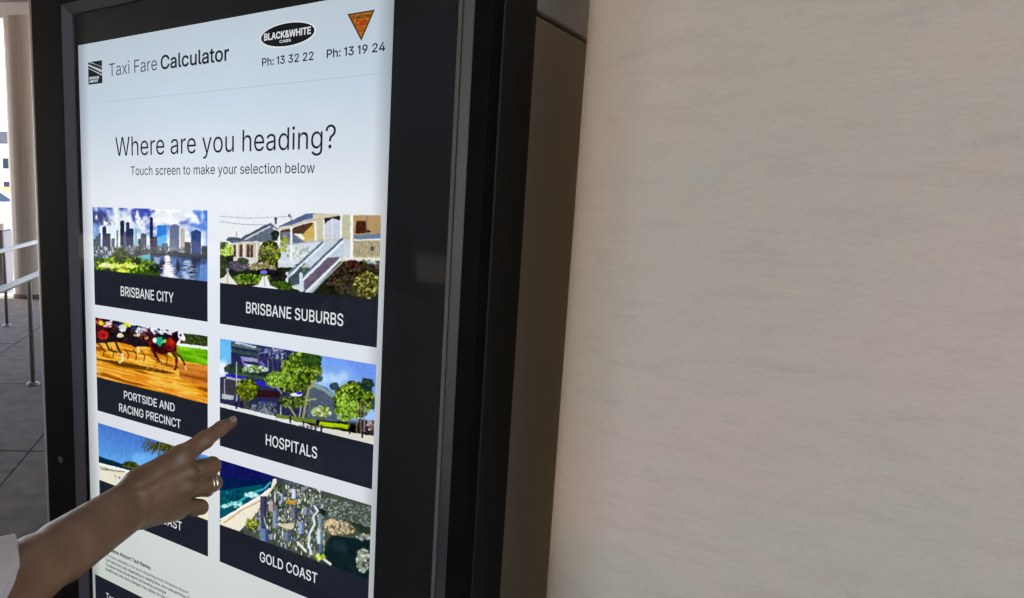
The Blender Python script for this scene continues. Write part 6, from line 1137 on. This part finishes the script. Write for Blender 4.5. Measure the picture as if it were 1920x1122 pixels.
# orient later rings like the earlier ones
def align(prev, ring):
    n = len(ring); best = min(range(n), key=lambda s: sum((Vector(prev[k])-Vector(ring[(k+s) % n])).length_squared for k in range(0, n, 6)))
    rev = ring[::-1]; b2 = min(range(n), key=lambda s: sum((Vector(prev[k])-Vector(rev[(k+s) % n])).length_squared for k in range(0, n, 6)))
    d1 = sum((Vector(prev[k])-Vector(ring[(k+best) % n])).length_squared for k in range(0, n, 6)); d2 = sum((Vector(prev[k])-Vector(rev[(k+b2) % n])).length_squared for k in range(0, n, 6))
    return [ring[(k+best) % n] for k in range(n)] if d1 <= d2 else [rev[(k+b2) % n] for k in range(n)]
ce = (cuff_c-elv)
rings.append(oring(elv+ce*.25, e_up, e_dp, .060, .058, wob=.03, ph=1)); rings.append(oring(elv+ce*.6, e_up, e_dp, .058, .054, wob=.03, ph=2, f=6)); rings.append(oring(elv+ce*.85, e_up, e_dp, .0535, .050, wob=.025, ph=2.4, f=6))
rings.append(oring(cuff_c-right*.004, e_up, e_dp, .0530, .0490, wob=.018, ph=2.6, f=6)); rings.append(oring(cuff_c, e_up, e_dp, .0510, .047, wob=.015, ph=2.6, f=6)); rings.append(oring(cuff_c-right*.006, e_up, e_dp, .0490, .045, wob=.015, ph=2.6, f=6)); rings.append(oring(cuff_c-right*.03, e_up, e_dp, .050, .0445))
for i in range(1, len(rings)): rings[i] = align(rings[i-1], rings[i])
t_ = loft(rings); tunic.add(t_.v, t_.f)
tr_ = []
for z, rx, ry, y in ((1.345, .062, .06, -.755), (1.315, .11, .075, -.76), (1.26, .172, .105, -.765), (1.15, .168, .125, -.77), (1.0, .160, .120, -.78), (.85, .215, .160, -.79), (.72, .235, .178, -.79), (.62, .245, .186, -.79)):
    tr_.append(oring((-.84, y, z), (1, 0, 0), (0, 1, 0), rx, ry, wob=(.03 if z < 1.1 else 0), ph=z*3, f=9))
t_ = loft(tr_); tunic.add(t_.v, t_.f)
lr = [oring((-.90, -.755, 1.27), (0, 0, 1), (0, 1, 0), .085, .085), oring((-1.0, -.765, 1.26), (.5, 0, .85), (0, 1, 0), .078, .078), oring((-1.035, -.785, 1.15), (1, 0, .2), (0, 1, 0), .065, .065), oring((-1.06, -.80, 1.02), (1, 0, .1), (0, 1, 0), .058, .058), oring((-1.065, -.77, .93), (1, 0, 0), (0, 1, 0), .054, .054)]
for i in range(1, len(lr)): lr[i] = align(lr[i-1], lr[i])
t_ = loft(lr); tunic.add(t_.v, t_.f)
tn = tunic.build("tunic", M_gauze, person, smooth=True)
sf = tn.modifiers.new("thick", 'SOLIDIFY'); sf.thickness = .0016; sf.offset = 0
sb = tn.modifiers.new("sub", 'SUBSURF'); sb.levels = 1; sb.render_levels = 1
M_trs = material("dark trousers", rgb(40, 42, 50), .85)
tro = MB()
for sx in (-1, 1):
    hx = -.84+sx*.088; t_ = loft([oring((hx, -.79, z), (1, 0, 0), (0, 1, 0), r, r, n=24) for z, r in ((.86, .088), (.6, .086), (.4, .075), (.12, .065))]); tro.add(t_.v, t_.f)
o = tro.build("trousers", M_trs, person, smooth=True); o.modifiers.new("thick", 'SOLIDIFY').thickness = .003
M_hair = material("dark hair", rgb(44, 32, 26), .45, var=.3, scale=60, stretch=(1, 1, .1), bump=.6, bscale=200)
Hf = Field((-1.0, -.95, 1.2), (-.68, -.56, 1.66), .006)
Hf.ell((-.84, -.745, 1.52), (.088, .098, .100), .02); Hf.cap((-.84, -.80, 1.48), (-.84, -.83, 1.36), .075, .06, .03); Hf.cap((-.765, -.76, 1.50), (-.745, -.755, 1.34), .03, .022, .03); Hf.cap((-.915, -.76, 1.50), (-.935, -.755, 1.34), .03, .022, .03)
Vh, Fh = Hf.surface(); keep = Vh + np.array([.84, .78, 0])
obj("hair", np_mesh("hair", keep, Fh), M_hair, person)
M_eye = material("eye white", rgb(230, 228, 224), .2); 
for sx in (-1, 1): MB().ball((sx*.029, .132, 1.497), (.012, .007, .006)).build("eye", M_eye, person, smooth=True)
M_shoe = material("brown shoe", rgb(70, 50, 40), .6)
for sx in (-1, 1): MB().ball((sx*.09, .06, .035), (.045, .125, .034), 20, 12).build("shoe", M_shoe, person, smooth=True)

# ------------------------------------------------------------------ far side of the forecourt
M_plas = material("pale plaster", rgb(150, 148, 146), .8, var=.04, scale=1)
M_roof = material("grey metal roof", rgb(46, 48, 50), .6)
M_win = material("dark window glass", rgb(30, 36, 46), .15)
M_blue = material("blue car paint", rgb(40, 66, 140), .3, coat=.6); M_wht = material("white car paint", rgb(190, 192, 196), .3, coat=.6); M_tyre = material("tyre rubber", rgb(26, 26, 27), .8)
M_yel = material("yellow sign board", rgb(226, 206, 60), .5); M_bin = material("dark bin", rgb(50, 48, 48), .6)
def frame_at(px_point, width_dir=right):
    """an Empty standing on the ground whose local X runs along width_dir"""
    return math.atan2(width_dir.y, width_dir.x)
ang = frame_at(None)
bp_ = Vector((-47.9261, 31.2172, -0.8664)); bp_.z = 0
bt = thing("terminal_building", "pale low building with a dark flat roof edge, far left past the column", "building", bp_); bt.rotation_euler = (0, 0, ang)
MB().box(-14, 6, 0, 9, 0, 4.6).build("wall", M_plas, bt)
MB().box(-14.6, 6.4, -1.2, 9.5, 4.62, 5.4).build("roof", M_roof, bt, bevel=.05)
for k in range(-6, 4):
    for z0, z1 in ((.9, 1.9), (2.7, 3.6)):
        x0 = k*1.9+.72; f = MB().box(x0, x0+1.1, -.04, .02, z0, z1).build("window", M_wht, bt); MB().box(x0+.07, x0+1.03, -.055, -.042, z0+.07, z1-.07).build("pane", M_win, f)
def car(label, where, paint, turn):
    c = thing("parked_car", label, "car", where, "cars parked beyond the column"); c.rotation_euler = (0, 0, ang+turn)
    prof = [(-2.2, .35), (-2.25, .75), (-2.1, .95), (-1.5, 1.02), (-.9, 1.42), (.7, 1.46), (1.35, 1.02), (2.1, .9), (2.25, .65), (2.2, .35)]
    b = MB(); n = len(prof)
    for y, s in ((-.85, 1), (.85, 1)): b.v += [(x, y*(.82 if z > 1.1 else 1), z) for x, z in prof]
    b.f = [tuple(range(n)), tuple(reversed(range(n, 2*n)))] + [(i, n+i, n+(i+1) % n, (i+1) % n) for i in range(n)]
    b.build("body", paint, c, bevel=.06, smooth=False)
    for y in (-1, 1):
        for x0, x1, x2, x3 in ((-1.35, -.86, -.1, -.1), (0, 0, .66, 1.2)):
            g = MB(); g.v = [(x0, y*.865, 1.04), (x3, y*.865, 1.04), (x2, y*.725, 1.40), (x1, y*.725, 1.40)]; g.v += [(a, q-y*.03, z) for a, q, z in g.v]
            g.f = [(0, 1, 2, 3), (7, 6, 5, 4), (0, 4, 5, 1), (1, 5, 6, 2), (2, 6, 7, 3), (3, 7, 4, 0)]; g.build("side_window", M_win, c)
        for x in (-1.4, 1.4):
            MB().tube([(x, y*.68, .33), (x, y*.90, .33)], .33, 20).build("wheel", M_tyre, c)
    for y in (-.6, .6): MB().box(2.17, 2.27, y-.18, y+.18, .6, .74).build("headlight", M_win, c)
p = Vector((-23.7323, 14.5322, -0.5717)); p.z = -.03
car("white car parked beyond the column, left edge of the picture", p, M_wht, 0.2)
p = Vector((-30.3573, 18.3214, -0.1667)); p.z = -.03
car("blue car parked behind the white car near the pale building", p, M_blue, .1)
sg = Vector((-38.3603, 25.0268, 0.8170)); s_ = thing("sign_board", "small yellow sign board on posts in front of the pale building", "sign", (sg.x, sg.y, -.03)); s_.rotation_euler = (0, 0, ang)
MB().box(-.9, .9, -.03, .03, .9, 1.5).build("board", M_yel, s_); 
for x in (-.7, .7): MB().box(x-.04, x+.04, -.028, .028, 0, .9).build("post", M_roof, s_)
bn = Vector((-9.8900, 5.8300, -0.0300)); b_ = thing("litter_bin", "dark litter bin with a pale lid standing on the sunlit paving", "bin", (bn.x, bn.y, -.03)); b_.rotation_euler = (0, 0, ang)
MB().box(-.3, .14, -.25, .25, 0, .95).build("bin_body", M_bin, b_, bevel=.03); MB().box(-.33, .17, -.28, .28, .955, 1.08).build("lid", M_plas, b_, bevel=.03)
for o in list(bpy.data.objects):
    if o.name.startswith("lettering_src"): bpy.data.objects.remove(o)
